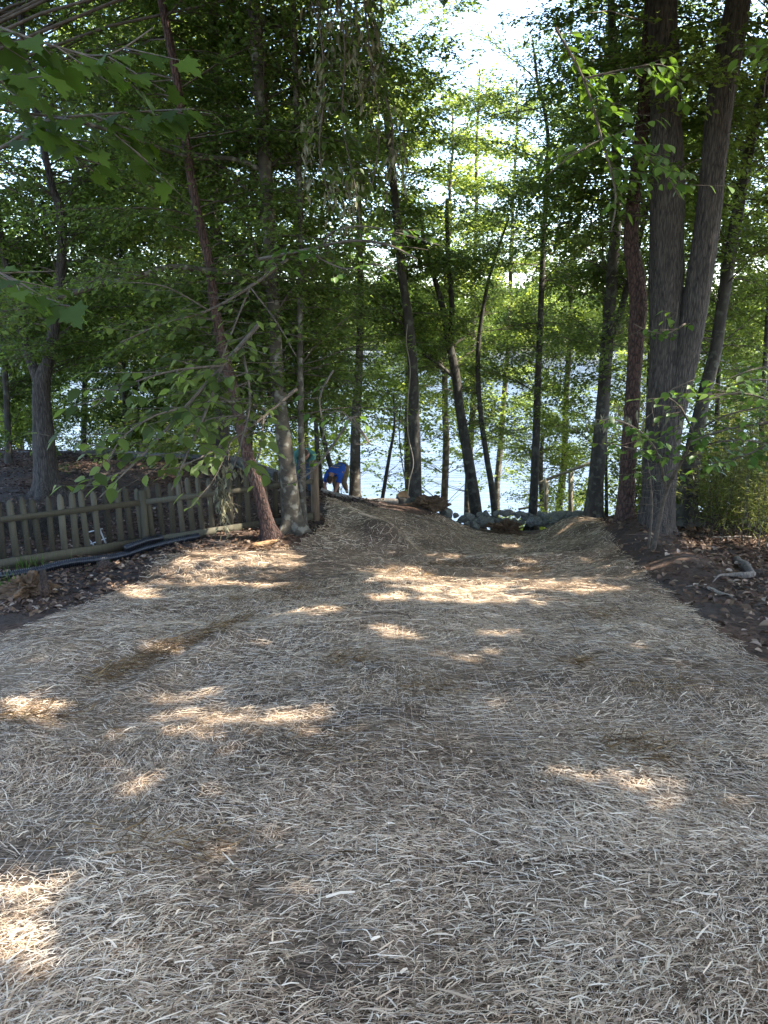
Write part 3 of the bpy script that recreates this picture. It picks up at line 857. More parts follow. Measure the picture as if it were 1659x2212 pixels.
tree('beech_tree', 'pale sunlit beech trunk with leaf shadows just right of the man in blue',
     [(766, 1090, 18.6, 30), (767, 1000, 18.6, 27), (769, 900, 18.6, 25), (775, 800, 18.6, 21), (779, 650, 18.6, 17), (776, 450, 18.6, 14), (772, 250, 18.6, 11), (770, 60, 18.6, 9)],
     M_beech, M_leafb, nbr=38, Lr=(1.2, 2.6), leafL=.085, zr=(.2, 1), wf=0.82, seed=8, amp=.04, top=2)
# trees along the crest and on the lake bank
tree('maple_tree', 'dark trunk with flared roots and a vine on the crest beside the cut stump',
     [(893, 1098, 17.2, 46), (897, 1050, 17.2, 35), (898, 1000, 17.2, 32), (895, 900, 17.2, 30), (892, 800, 17.2, 29), (882, 690, 17.2, 27), (868, 590, 17.2, 25), (852, 420, 17.2, 23), (836, 250, 17.2, 22), (816, 100, 17.2, 21), (795, 0, 17.2, 20), (778, -120, 17.2, 17)],
     M_grey, M_leaf, nbr=74, Lr=(1.0, 3.2), leafL=.11, zr=(.28, 1), wf=0.74, seed=9, amp=.07, hang=.12)
tree('sapling', 'crooked thin sapling leaning out over the lake left of the crest trunk',
     [(822, 1100, 19.5, 9), (832, 1040, 19.5, 9), (842, 980, 19.5, 8), (852, 920, 19.5, 6), (850, 850, 19.5, 4)],
     M_grey, M_leaf, nbr=14, Lr=(.6, 1.4), leafL=.08, zr=(.2, 1), wf=0.9, seed=10, n=8, top=0)
tree('beech_tree', 'grey trunk leaning left behind the rock wall, with a sunlit right flank',
     [(1032, 1135, 19.2, 34), (1022, 1060, 19.2, 29), (1008, 970, 19.2, 26), (993, 880, 19.2, 23), (983, 800, 19.2, 22), (970, 740, 19.2, 20), (955, 660, 19.2, 15), (938, 600, 19.2, 12), (915, 520, 19.2, 9)],
     M_grey, M_leaf, nbr=46, Lr=(1.0, 2.6), leafL=.08, zr=(.25, 1), wf=0.85, seed=11,
     stems=[[(973, 745, 19.2, 14), (976, 660, 19.2, 13), (968, 560, 19.2, 11), (965, 430, 19.2, 8)], [(980, 815, 19.2, 9), (945, 785, 19, 7), (912, 765, 18.8, 5)]], top=1)
tree('young_beech', 'slim curved grey trunk just right of the one with the sunlit flank',
     [(1071, 1132, 19.4, 18), (1062, 1050, 19.4, 15), (1050, 980, 19.4, 14), (1038, 890, 19.4, 13), (1032, 800, 19.4, 12), (1036, 720, 19.4, 11), (1052, 620, 19.4, 9), (1075, 540, 19.4, 7), (1100, 470, 19.4, 5)],
     M_grey, M_leaf, nbr=34, Lr=(.8, 2.4), leafL=.08, zr=(.3, 1), wf=0.85, seed=12, n=12, top=0)
tree('beech_tree', 'straight dark trunk rising from the middle of the rock wall',
     [(1150, 1130, 18.6, 27), (1154, 1050, 18.6, 25), (1158, 950, 18.6, 23), (1161, 850, 18.6, 20), (1165, 750, 18.6, 18), (1170, 620, 18.6, 17), (1175, 500, 18.6, 15), (1184, 350, 18.6, 13), (1180, 260, 18.6, 10), (1160, 170, 18.6, 8)],
     M_grey, M_leaf, nbr=58, Lr=(1.0, 3.0), leafL=.09, zr=(.3, 1), wf=0.74, seed=13, n=14, top=1)
tree('bank_tree', 'short yellow-lit trunk down the bank behind the wooden handrail',
     [(1178, 1150, 26, 13), (1172, 1080, 26, 12), (1168, 1020, 26, 10), (1172, 940, 26, 7)],
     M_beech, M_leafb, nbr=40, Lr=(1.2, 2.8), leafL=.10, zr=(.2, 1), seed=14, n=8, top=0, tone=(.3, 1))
tree('beech_tree', 'grey forked trunk at the right end of the rock wall',
     [(1281, 1128, 16, 48), (1288, 1040, 16, 37), (1297, 940, 16, 34), (1308, 800, 16, 30), (1318, 650, 16, 28), (1330, 480, 16, 26), (1330, 300, 16, 22), (1325, 150, 16, 20), (1320, 0, 16, 18)],
     M_grey, M_leaf, nbr=60, Lr=(1.2, 3.0), leafL=.09, zr=(.3, 1), wf=0.88, seed=15,
     stems=[[(1314, 745, 16, 16), (1335, 690, 16, 15), (1355, 620, 16.1, 13), (1372, 560, 16.2, 11), (1400, 440, 16.3, 8)]], top=2)
tree('oak_tree', 'narrow red-brown furrowed trunk at the right edge of the straw blanket',
     [(1347, 1160, 12.5, 50), (1352, 1080, 12.5, 42), (1358, 980, 12.5, 38), (1365, 880, 12.5, 37), (1372, 760, 12.5, 37), (1378, 660, 12.5, 42), (1374, 600, 12.5, 42), (1363, 520, 12.5, 36), (1372, 400, 12.5, 33), (1390, 250, 12.5, 35), (1400, 130, 12.5, 37), (1411, 0, 12.5, 38), (1418, -120, 12.5, 34)],
     M_red, M_leaf, nbr=34, Lr=(.8, 2.4), leafL=.11, zr=(.45, 1), wf=0.86, seed=16, amp=.12, n=26, el=(-.2, .4))
tree('oak_tree', 'largest oak, furrowed grey bark, its trunk splitting into two massive stems on the right',
     [(1413, 1176, 12, 78), (1420, 1080, 12, 68), (1430, 980, 12, 72), (1436, 880, 12, 74), (1438, 760, 12, 68), (1439, 600, 12, 68), (1441, 450, 12, 70), (1440, 300, 12, 64), (1436, 150, 12, 60), (1430, 0, 12, 58), (1428, -120, 12, 50)],
     M_oak, M_leaf, nbr=26, Lr=(1.0, 2.6), leafL=.12, zr=(.5, 1), seed=17, amp=.13, n=36, el=(-.2, .3),
     stems=[[(1436, 960, 11.95, 50), (1458, 860, 11.9, 58), (1483, 760, 11.85, 56), (1505, 640, 11.8, 53), (1524, 510, 11.8, 52), (1541, 360, 11.8, 52), (1555, 230, 11.8, 55), (1575, 110, 11.8, 60), (1596, 0, 11.8, 52), (1625, -110, 11.8, 42)]])
tree('oak_tree', 'dark leaning trunk in deep shade behind the two-stemmed oak',
     [(1478, 1140, 14.5, 50), (1488, 1040, 14.5, 40), (1505, 930, 14.5, 30), (1522, 850, 14.5, 28), (1545, 760, 14.5, 25), (1560, 660, 14.6, 25), (1580, 540, 14.7, 26), (1598, 430, 14.8, 25), (1622, 300, 15, 22), (1650, 190, 15, 20), (1680, 60, 15, 18)],
     M_grey, M_leaf, nbr=56, Lr=(1.2, 3.2), leafL=.11, zr=(.3, 1), seed=18, azr=None)
for i, (px, py, Y, wd, lean) in enumerate([(1545, 1120, 19, 12, 12), (1600, 1110, 23, 14, -20), (1640, 1130, 17, 13, 18), (1395, 1115, 21, 9, 10), (1310, 1108, 18, 7, -6)]):
    tree('young_beech', ['slim dark stem in the thicket directly right of the leaning dark trunk', 'slim stem leaning left in the thicket near the right edge', 'outermost slim stem at the right edge above the cane thicket',
                         'thin stem seen between the narrow red-brown trunk and the two-stemmed oak', 'thinnest stem rising close beside the grey forked trunk'][i],
         [(px, py, Y, wd), (px + lean * .3, py - 200, Y, wd * .85), (px + lean, py - 450, Y, wd * .7), (px + lean * 2, py - 800, Y, wd * .5), (px + lean * 2.4, py - 1050, Y, wd * .4)],
         M_grey, M_leaf, nbr=44, Lr=(1.0, 2.6), leafL=.10, zr=(.12, 1), seed=30 + i, n=9, top=1)
for i, (px, py, Y, wd, lean) in enumerate([(20, 1010, 17, 14, -30), (180, 985, 22, 12, 14), (270, 985, 21, 10, -10), (345, 985, 22.5, 13, 20), (400, 992, 21.5, 9, -12), (540, 1010, 20, 11, 14)]):
    tree('young_beech', ['crooked stem left of the dark furrowed oak in the yard', 'slim stem just beyond the timber edging, right of the dark oak', 'thin stem leaning left beyond the timber edging', 'slim pale stem beyond the gap between the two yard timbers',
                         'thin stem left of the grey furrowed yard trunk', 'thin stem seen right of the leaning red-barked tree, down by the water'][i],
         [(px, py, Y, wd), (px + lean * .3, py - 200, Y, wd * .85), (px + lean, py - 420, Y, wd * .7), (px + lean * 2, py - 700, Y, wd * .5), (px + lean * 2.4, py - 1000, Y, wd * .4)],
         M_grey, M_leaf, nbr=74, Lr=(1.0, 3.0), leafL=.115, zr=(.08, 1), seed=50 + i, n=9, top=1)

# sunlit trees further down the bank: thin fans of upright limbs with small pale leaves
def bank_tree(i, x, y, h, spread, label, mask=True, nb=140, tone=(.2, 1)):
    global NLEAF
    r = np.random.default_rng(900 + i)
    z = max(gz(x, y), LAKE - .2)
    root = thing('bank_tree', (x, y, z), label, 'tree', 'sunlit trees on the lake bank')
    mb = MB()
    zz = np.linspace(0, h * .9, 14)
    px = x + np.cumsum(r.normal(0, .06, 14)); py = y + np.cumsum(r.normal(0, .05, 14))
    tr = np.stack([px, py, z + zz - .2], -1)
    mb.tube(tr, .14 * (1 - zz / h) + .02, n=9, disp=bark_disp(.05, seed=i))
    link('trunk', mb.mesh('trunk', (x, y, z), True), M_beech, root)
    out = newout()
    for k in range(nb):
        f = .15 + .85 * r.random() ** .8
        p = tr[int(f * 13)]
        branch(p, r.random() * 6.28, spread * (.4 + .6 * r.random()) * (1.15 - .6 * f), .25 + .6 * r.random(), r, .165, out, droop=.12, spacing=.062, twig_gap=.12, mask=mask, tilt=.9)
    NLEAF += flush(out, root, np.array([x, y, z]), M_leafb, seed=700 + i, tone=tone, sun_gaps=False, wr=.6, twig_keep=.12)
BT = [(2.3, 26, 18, 3.0, 'airy sunlit tree behind the flanked grey trunk'), (5.2, 31, 21, 3.4, 'tall airy tree at the waterside right of the sky gap'), (-14, 27, 18, 3.6, 'tall sunlit tree on the lake bank, farthest to the left'), (-9.5, 26, 18, 3.6, 'sunlit tree on the bank beyond the dark yard oak'), (-6, 27, 19, 3.4, 'sunlit tree on the bank behind the grey furrowed yard trunk'),
      (-3.2, 29, 20, 3.4, 'sunlit tree at the waterside behind the two beeches'), (.8, 27.5, 20, 3.2, 'airy sunlit tree rising left of the open gap of sky'), (3.6, 29, 20.5, 3.2, 'airy yellow-green tree standing in the open gap of sky'),
      (6.8, 27, 19, 3.2, 'bright bushy tree behind the wooden handrail'), (9.6, 25.5, 18, 3.4, 'sunlit tree on the bank behind the two-stemmed oak'), (13, 24, 18, 3.6, 'sunlit tree on the bank at the right edge'), (-1.2, 31, 21, 3.0, 'airy sunlit tree at the waterside behind the crest trunk')]
for i, b in enumerate(BT):
    bank_tree(i, *b)

# low bright bushes on the bank by the handrail
def bush(name, label, c, rx, rz, nst, leafL, lm, seed, spacing=.05, tone=(0, 1), cat='bush', wr=.55, hang=0, mask=False, el=(.6, 1.4)):
    global NLEAF
    r = np.random.default_rng(seed)
    c = np.asarray(c, float)
    root = thing(name, c, label, cat)
    out = newout()
    for k in range(nst):
        s = c + np.array([r.normal(0, rx * .3), r.normal(0, rx * .3), -.05])
        branch(s, r.random() * 6.28, rz * (.6 + .6 * r.random()), el[0] + (el[1] - el[0]) * r.random(), r, leafL, out, droop=.35, spacing=spacing, mask=mask, hang=hang)
    NLEAF += flush(out, root, c, lm, seed=seed, tone=tone, wr=wr)
    return root
for i, (x, y, lb) in enumerate([(4.9, 22.6, 'bright green bush beside the left handrail post'), (6.6, 22.2, 'bright green bush above the right handrail post'), (8.3, 20.5, 'bright bush at the foot of the grey forked trunk'),
                                (-4.2, 22.8, 'sunlit bush behind the man in blue'), (-6.2, 22.9, 'sunlit bush beyond the end of the yard timbers'), (-9.2, 23.5, 'sunlit bush beyond the timber edging right of the dark oak'), (11.5, 18.5, 'green bush in the shade at the right edge'), (-12.5, 22.5, 'sunlit bush at the far left beyond the timber edging'), (-10.9, 21.6, 'sunlit bush just left of the dark yard oak, beyond the timber'), (-7.7, 22.2, 'sunlit bush beyond the middle of the left timber edging'), (-5.2, 21.2, 'sunlit bush behind the grey furrowed yard trunk'), (-3.1, 21.3, 'sunlit bush between the beech trunks and the water'), (7.6, 14.8, 'leafy shrub filling the gap right of the leaning dark trunk'), (9.0, 14.2, 'leafy shrub above the canes at the right edge'), (6.6, 16.8, 'leafy shrub between the forked trunk and the two-stemmed oak')]):
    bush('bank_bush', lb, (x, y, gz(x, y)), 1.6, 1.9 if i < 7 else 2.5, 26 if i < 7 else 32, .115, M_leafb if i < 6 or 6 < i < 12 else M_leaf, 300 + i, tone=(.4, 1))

# ---- far shore wood
def far_tree_mesh(seed):
    r = np.random.default_rng(seed)
    n = 1500
    th = r.random(n) * 6.28; ph = np.arccos(1 - 1.75 * r.random(n))
    H, Wd = 17, 6.5
    lob = 1 + .3 * np.sin(th * 3 + seed) * np.sin(ph * 4 + seed * 2) + .2 * r.normal(0, .5, n)
    rad = lob * (.75 + .25 * r.random(n))
    p = np.stack([np.cos(th) * np.sin(ph) * Wd * rad, np.sin(th) * np.sin(ph) * Wd * rad, H * .56 + np.cos(ph) * H * .5 * rad], -1)
    d = r.normal(0, 1, (n, 3)); nn = p - np.array([0, 0, H * .5]); nn = nn / np.linalg.norm(nn, axis=1)[:, None] + r.normal(0, .4, (n, 3))
    V, F, k = leaves_geo(p, d, nn, 1.0 + .8 * r.random(n), .9 + .6 * r.random(n), fold=.1)
    return raw_mesh('crown', V, F, np.repeat(np.clip(.5 + r.normal(0, .3, n), 0, 1), k))
FM = [far_tree_mesh(s) for s in (1, 2, 3, 4)]
mb = MB(); mb.tube([[0, 0, -1], [0, 0, 5], [.3, 0, 11]], [.4, .33, .15], n=6); FT = mb.mesh('trunk')
FM2 = []
for f in FM: f.materials.append(M_far)
FT.materials.append(M_grey)
r = np.random.default_rng(44)
for row, (yy, n_) in enumerate([(FAR + 3, 62), (FAR + 22, 50), (FAR + 50, 44)]):
    for k in range(n_):
        x = -190 + 380 * (k + r.random() * .7) / n_ * (1 + row * .1)
        y = yy + r.normal(0, 2)
        z = float(farz(np.array([x]), np.array([y]))[0])
        s = .75 + .5 * r.random()
        t = thing('far_shore_tree', (x, y, z), ['leafy tree at the water line of the far shore', 'leafy tree in the second row of the far shore', 'leafy tree on the rise behind the far shore'][row], 'tree', ['trees at the far water line', 'second row of far shore trees', 'trees on the far rise'][row], rot=r.random() * 6.28)
        t.scale = (s, s, s * (.9 + .3 * r.random()))
        link('crown', FM[int(r.integers(4))], None, t); link('trunk', FT, None, t)

# ---- trees added to shade the clearing, crowns shaped for it (trunks stand outside the view)
def added_shade_tree(i, bx, by, box, nl, label):
    global NLEAF
    r = np.random.default_rng(1200 + i)
    bz = gz(bx, by)
    root = thing('added_shade_tree', (bx, by, bz), label, 'tree', 'trees added to shade the clearing')
    x0, x1, y0, y1, z0, z1 = box
    C = np.array([(x0 + x1) / 2, (y0 + y1) / 2, z1 - 1])
    mb = MB()
    H = np.array([[bx, by, bz - .3], [bx, by, bz + 2], [bx * .97, by, bz + 5], [bx * .93, by, bz + 8], [bx * .9, by * 1.0, bz + 12]])
    mb.tube(H, [.30, .24, .20, .15, .08], n=16, disp=bark_disp(.1, seed=i))
    link('trunk', mb.mesh('trunk', (bx, by, bz), True), M_oak, root)
    # limbs reaching out to clumps of leaves
    nc = int(nl / 110)
    cc = np.stack([x0 + (x1 - x0) * r.random(nc), y0 + (y1 - y0) * r.random(nc), z0 + (z1 - z0) * r.random(nc)], -1)
    st = np.array([H[2 + int(r.integers(3))] for _ in range(nc)])
    md = (st + cc) / 2 + np.array([0, 0, .4])
    V1, F1 = prisms(st, md, .035, .022, 5); V2, F2 = prisms(md, cc, .022, .008, 5)
    link('limbs', raw_mesh('limbs', np.concatenate([V1, V2]) - np.array([bx, by, bz]), np.concatenate([F1, F2 + len(V1)])), M_twig, root, kind='stuff')
    idx = r.integers(0, nc, nl)
    lp = cc[idx] + r.normal(0, 1, (nl, 3)) * np.array([.85, .85, .40])
    k = ~(in_fleck(lp) & (r.random(nl) < .985))
    lp = lp[k]; m_ = len(lp)
    u, v, d_ = proj(lp)
    # leave the sky gaps of the view as the photograph has them
    vis = (lp[:, 1] > .5) & (v > -20) & (u > -20) & (u < 1680)
    keep = ~(vis & (r.random(m_) > .02))
    lp = lp[keep]; m_ = len(lp)
    L = .21 + .11 * r.random(m_)
    V, F, q = leaves_geo(lp, r.normal(0, 1, (m_, 3)) * [1, 1, .3], np.stack([r.normal(0, .3, m_), r.normal(0, .3, m_), np.ones(m_)], -1), L, L * .7)
    link('crown', raw_mesh('crown', V - np.array([bx, by, bz]), F, np.repeat(r.random(m_), q)), M_leaf, root, kind='stuff')
    NLEAF += m_
SB = [(8.5, -2.5, (0, 10, -1.4, 1.6, 6.0, 9.5)), (9.5, 3.5, (2, 12, 0, 7, 6.2, 9.8)), (10.5, 9.5, (3, 14, 6, 13, 6.8, 10.5)), (13, 15, (4, 16, 12, 18, 7.5, 11.5)),
      (-9.5, 5, (-2, 2.5, 1, 9, 6.2, 9.8)), (-10.5, 10.5, (-3, 3.5, 8, 14, 7, 10.5)), (15, 5, (11, 17, -2, 10, 6.5, 10.5)), (-13, 15, (-8, -1, 13, 19, 7.5, 11))]
for i, (bx, by, box) in enumerate(SB):
    added_shade_tree(i, bx, by, box, int(240 * (box[1] - box[0]) * (box[3] - box[2])), 'added out-of-view tree with its crown shaped to shade the clearing')

# ---- near branches with big leaves
def leaf_obj_mesh(kind):
    if kind == 'maple':
        pts = [(0, 0), (.10, .10), (.42, .02), (.36, .22), (.52, .42), (.34, .46), (.30, .60), (.16, .56), (.18, .80), (.08, .82), (0, 1.0)]
        full = pts + [(-x, y) for x, y in pts[-2:0:-1]]
        V = [(x, y - .0, .10 * abs(x) - .12 * y * y) for x, y in full] + [(0, .45, -.02)]
        c = len(full)
        F = [(i, (i + 1) % c, c) for i in range(c)]
    else:
        pts = [(0, 0), (.17, .12), (.29, .36), (.27, .58), (.14, .82), (0, 1.0)]
        full = pts + [(-x, y) for x, y in pts[-2:0:-1]]
        V = [(x, y, .22 * abs(x) - .14 * y * y) for x, y in full]
        V += [(0, .25, 0), (0, .5, -.035), (0, .78, -.085)]
        a, b, d = len(full), len(full) + 1, len(full) + 2
        c = len(full)
        F = [(0, 1, a), (1, 2, a), (2, 3, b), (2, b, a), (3, 4, d), (3, d, b), (4, 5, d), (5, 6, d), (6, 7, d), (7, b, d), (7, 8, b), (8, a, b), (8, 9, a), (9, 0, a)]
    me = raw_mesh('leaf', V, np.array(F), [0.5] * len(V), True)
    return me
def leaf_variants(kind, m, tones):
    o = []
    for t in tones:
        me = leaf_obj_mesh(kind); me.attributes['v'].data.foreach_set('value', [t] * len(me.vertices)); me.materials.append(m); o.append(me)
    return o
LM_maple = leaf_variants('maple', M_maple, (.1, .5, .95))
LM_dog = leaf_variants('oval', M_dog, (.05, .4, .7, 1.0))
LM_dark = leaf_variants('oval', M_leaf, (.05, .35, .65, .95))

def put_leaf(mesh, root, p, d, nrm, L):
    d = Vector(d).normalized(); nrm = Vector(nrm); s = d.cross(nrm).normalized(); up = s.cross(d)
    o = bpy.data.objects.new('leaf', mesh); COL.objects.link(o); o.parent = root
    M = Matrix(((s.x, d.x, up.x), (s.y, d.y, up.y), (s.z, d.z, up.z))).to_4x4()
    M = Matrix.Translation(Vector(p) - root.location) @ M @ Matrix.Diagonal((L, L, L, 1))
    o.matrix_local = M

def near_branch(name, label, cat, lines, meshes, L, barkm, seed, n_max=280, spacing=.09, hang=.2, side_twigs=True, cluster=None, twigL=(.25, .6), box=None, dens=None, root_at=None):
    """lines: limbs as (px,py,Y,widthpx) paths; leaves are separate objects"""
    r = np.random.default_rng(seed)
    W0 = P(*lines[0][0][:3]) if root_at is None else np.array(root_at)
    root = thing(name, W0, label, cat)
    segs = []
    A_, B_, ra, rb = [], [], [], []
    mb = MB()
    leafs = []
    for ln in lines:
        o, ro = path(ln, res=.10)
        mb.tube(o, ro, n=7)
        for k in [q_ for q_ in range(len(o) - 2) for _ in (0, 1)]:
            d = o[k + 1] - o[k]; d = d / np.linalg.norm(d)
            if r.random() < .75:
                a = math.atan2(d[1], d[0]) + r.choice([-1, 1]) * (.5 + .7 * r.random())
                tl = twigL[0] + (twigL[1] - twigL[0]) * r.random()
                td = np.array([math.cos(a), math.sin(a), r.normal(-hang * .5, .2)]); td /= np.linalg.norm(td)
                tip = o[k] + td * tl
                A_.append(o[k]); B_.append(tip); ra.append(.004); rb.append(.0018)
                n_ = max(2, int(tl / spacing))
                for q in range(n_):
                    f = (q + 1) / n_
                    aa = a + (1 if q % 2 else -1) * (.7 + .4 * r.random()) * (0 if q == n_ - 1 else 1)
                    leafs.append((o[k] * (1 - f) + tip * f, (math.cos(aa), math.sin(aa), r.normal(-.15 - hang, .25)), (r.normal(0, .35), r.normal(-.1, .35), 1), L * (.65 + .55 * r.random())))
    V, F = prisms(A_, B_, np.array(ra), np.array(rb), 4)
    mb.add(V, F)
    link('branch', mb.mesh('branch', W0, True), barkm, root)
    r.shuffle(leafs)
    kept = []
    for lf in leafs:
        u, v, d_ = proj(np.array(lf[0]))
        if dens is not None and r.random() > dens(float(u), float(v)): continue
        if in_fleck(np.array([lf[0]]))[0] and r.random() < .25: continue
        kept.append(lf)
    for lf in kept[:n_max]:
        put_leaf(meshes[int(r.integers(len(meshes)))], root, *lf)
    return root

# big-leaved maple bough hanging into the top left corner, close to the camera
near_branch('maple_bough', 'dark big-leaved maple bough hanging into the top left corner', 'branch',
    [[(-120, 380, 3.6, 11), (20, 310, 3.6, 8), (90, 262, 3.6, 6), (200, 248, 3.6, 5), (320, 240, 3.7, 4), (420, 235, 3.8, 3)],
     [(-120, 20, 3.2, 9), (0, 60, 3.2, 7), (120, 100, 3.3, 5), (230, 120, 3.4, 4), (330, 60, 3.5, 3)],
     [(-120, 560, 3.4, 7), (0, 590, 3.4, 6), (90, 640, 3.4, 4), (170, 690, 3.4, 3)],
     [(90, 262, 3.6, 4), (140, 320, 3.6, 3), (200, 370, 3.6, 3)], [(200, 248, 3.6, 4), (260, 300, 3.6, 3), (320, 350, 3.6, 2)], [(-100, 160, 3.3, 6), (-20, 170, 3.3, 5), (70, 190, 3.3, 3)]],
    LM_maple, .125, M_twig, 21, n_max=170, spacing=.10, hang=.55, twigL=(.12, .34), dens=lambda u, v: 1 if v < 330 else .55)
# broad oval leaves hanging in front of the fence
near_branch('dogwood_branch', 'drooping branch of broad dark green leaves hanging in front of the picket fence', 'branch',
    [[(560, 700, 8.2, 10), (480, 790, 7.6, 8), (400, 880, 7.0, 7), (330, 960, 6.6, 6), (260, 1030, 6.3, 4), (215, 1075, 6.2, 3)],
     [(480, 790, 7.6, 7), (440, 900, 7.0, 6), (400, 990, 6.6, 5), (370, 1060, 6.4, 3)],
     [(480, 790, 7.6, 6), (380, 800, 7.0, 5), (280, 830, 6.6, 4), (200, 880, 6.3, 3)],
     [(520, 740, 8, 6), (540, 860, 7.5, 5), (520, 960, 7.1, 4), (500, 1020, 6.9, 3)],
     [(400, 880, 7.0, 5), (330, 900, 6.6, 4), (260, 950, 6.3, 3), (230, 1010, 6.2, 3)]],
    LM_dark, .145, M_twig, 22, n_max=300, spacing=.075, hang=.35, twigL=(.2, .75), dens=lambda u, v: 0 if v > 1130 or u > 600 else (.35 if u > 470 else .9))
near_branch('dogwood_branch', 'sparse low branch tips with paired leaves in front of the beech trunks', 'branch',
    [[(760, 900, 8.2, 6), (720, 960, 8.2, 5), (690, 1000, 8.2, 4), (655, 1032, 8.2, 3), (600, 1060, 8.2, 2)], [(760, 900, 8.2, 4), (800, 960, 8.3, 3), (740, 890, 8.1, 3), (700, 900, 8, 2)],
     [(720, 800, 8.3, 5), (690, 860, 8.2, 4), (700, 930, 8.1, 3), (690, 960, 8, 2)]],
    LM_dog, .12, M_twig, 23, n_max=46, spacing=.12, hang=.3, twigL=(.15, .35), dens=lambda u, v: .35)
near_branch('dogwood_branch', 'bright leafy branch stretching across the middle above the lake view', 'branch',
    [[(560, 560, 9.5, 8), (660, 540, 9.0, 7), (760, 520, 8.8, 6), (840, 530, 8.7, 5), (900, 560, 8.6, 4)], [(660, 540, 9, 5), (740, 580, 8.8, 4), (810, 570, 8.6, 3), (860, 590, 8.6, 2)], [(700, 530, 9, 5), (720, 500, 8.8, 4), (800, 490, 8.6, 3), (950, 530, 8.6, 2)]],
    LM_dog, .13, M_twig, 24, n_max=110, spacing=.09, hang=.2, twigL=(.2, .5))
near_branch('hanging_vine', 'curtain of dark oval leaves and brown seed clusters hanging at the top centre', 'vine',
    [[(650, -60, 9.8, 5), (690, 60, 9.8, 4), (700, 200, 9.8, 4), (690, 330, 9.8, 3), (720, 460, 9.8, 2)], [(720, -60, 9.8, 5), (745, 100, 9.8, 4), (740, 260, 9.8, 3), (770, 420, 9.8, 3), (780, 520, 9.8, 2)],
     [(780, -60, 10, 5), (800, 120, 10, 4), (820, 280, 10, 3), (800, 420, 10, 2)], [(830, 200, 10, 4), (850, 300, 10, 3), (830, 460, 10, 2)]],
    LM_dark, .12, M_twig, 25, n_max=270, spacing=.07, hang=.8, twigL=(.15, .45))
near_branch('walnut_branch', 'cluster of pointed leaves drooping across the tops of the big right-hand trunks', 'branch',
    [[(1200, 60, 8.8, 6), (1260, 170, 8.8, 5), (1300, 300, 8.8, 5), (1330, 420, 8.8, 4), (1320, 500, 8.8, 3)], [(1300, 300, 8.8, 5), (1380, 330, 8.7, 4), (1440, 380, 8.6, 3), (1470, 430, 8.6, 2)],
     [(1260, 170, 8.8, 5), (1350, 150, 8.7, 4), (1430, 140, 8.6, 3), (1480, 180, 8.6, 2)], [(1300, 300, 8.8, 4), (1230, 340, 8.8, 3), (1180, 380, 8.8, 2)]],
    LM_dog, .14, M_twig, 26, n_max=298, spacing=.06, hang=.45, twigL=(.25, .75))
near_branch('walnut_branch', 'bright yellow-green leaf spray at the top right corner', 'branch',
    [[(1760, 60, 8, 5), (1700, 80, 8, 4), (1650, 100, 8, 3), (1610, 130, 8, 2)], [(1700, 80, 8, 3), (1660, 150, 8, 2), (1650, 210, 8, 2)]],
    LM_dog, .12, M_twig, 27, n_max=36, spacing=.1, hang=.4, twigL=(.15, .35))
near_branch('dogwood_sapling', 'dogwood sapling spreading broad bright leaves in front of the two-stemmed oak', 'sapling',
    [[(1410, 1190, 10.6, 12), (1425, 1120, 10.4, 9), (1440, 1060, 10.2, 8), (1475, 990, 9.9, 7), (1500, 940, 9.6, 5), (1560, 900, 9.2, 4), (1640, 880, 8.9, 3)],
     [(1440, 1060, 10.2, 6), (1420, 980, 9.8, 5), (1380, 930, 9.4, 4), (1320, 905, 9.2, 4), (1290, 915, 9.1, 2)], [(1475, 990, 9.9, 5), (1530, 960, 9.4, 4), (1600, 950, 9.0, 3), (1670, 960, 8.8, 2)],
     [(1500, 940, 9.6, 5), (1470, 880, 9.3, 4), (1440, 850, 9.1, 3), (1500, 820, 9, 2)], [(1500, 940, 9.6, 4), (1560, 850, 9.3, 3), (1630, 820, 9.1, 3), (1700, 830, 9, 2)], [(1420, 980, 9.8, 4), (1370, 970, 9.3, 3), (1310, 955, 9.1, 2)],
     [(1400, 1190, 10.7, 6), (1408, 1090, 10.6, 5), (1400, 1000, 10.4, 3)]],
    LM_dog, .125, M_twig, 28, n_max=295, spacing=.075, hang=.15, twigL=(.2, .55), dens=lambda u, v: 0 if v > 1030 else 1)
near_branch('dogwood_branch', 'layered branch of broad leaves reaching in from the right edge above the cane thicket', 'branch',
    [[(1800, 900, 9.2, 9), (1720, 905, 9.2, 8), (1640, 915, 9.2, 6), (1560, 930, 9.2, 4), (1490, 955, 9.2, 3)], [(1720, 905, 9.2, 6), (1650, 860, 9, 5), (1580, 850, 8.8, 4), (1520, 865, 8.7, 2)],
     [(1720, 905, 9.2, 6), (1660, 960, 9, 5), (1590, 990, 8.8, 4), (1530, 1010, 8.7, 2)], [(1760, 800, 9.4, 6), (1690, 790, 9.4, 5), (1620, 800, 9.3, 3), (1570, 820, 9.2, 2)]],
    LM_dog, .125, M_twig, 41, n_max=295, spacing=.07, hang=.15, twigL=(.25, .65))
near_branch('dogwood_branch', 'lower drooping leafy branch brushing the top rail of the picket fence', 'branch',
    [[(640, 840, 9.6, 8), (570, 900, 9.2, 6), (500, 950, 8.9, 5), (430, 990, 8.6, 4), (360, 1020, 8.4, 3)], [(570, 900, 9.2, 5), (560, 980, 8.9, 4), (540, 1040, 8.7, 3)], [(500, 950, 8.9, 4), (470, 1020, 8.6, 3), (440, 1070, 8.5, 2)], [(570, 900, 9.2, 4), (480, 900, 8.9, 3), (400, 920, 8.6, 2)]],
    LM_dark, .13, M_twig, 42, n_max=200, spacing=.07, hang=.3, twigL=(.25, .65), dens=lambda u, v: 0 if v > 1110 or u > 600 else (.25 if u > 480 else .9))
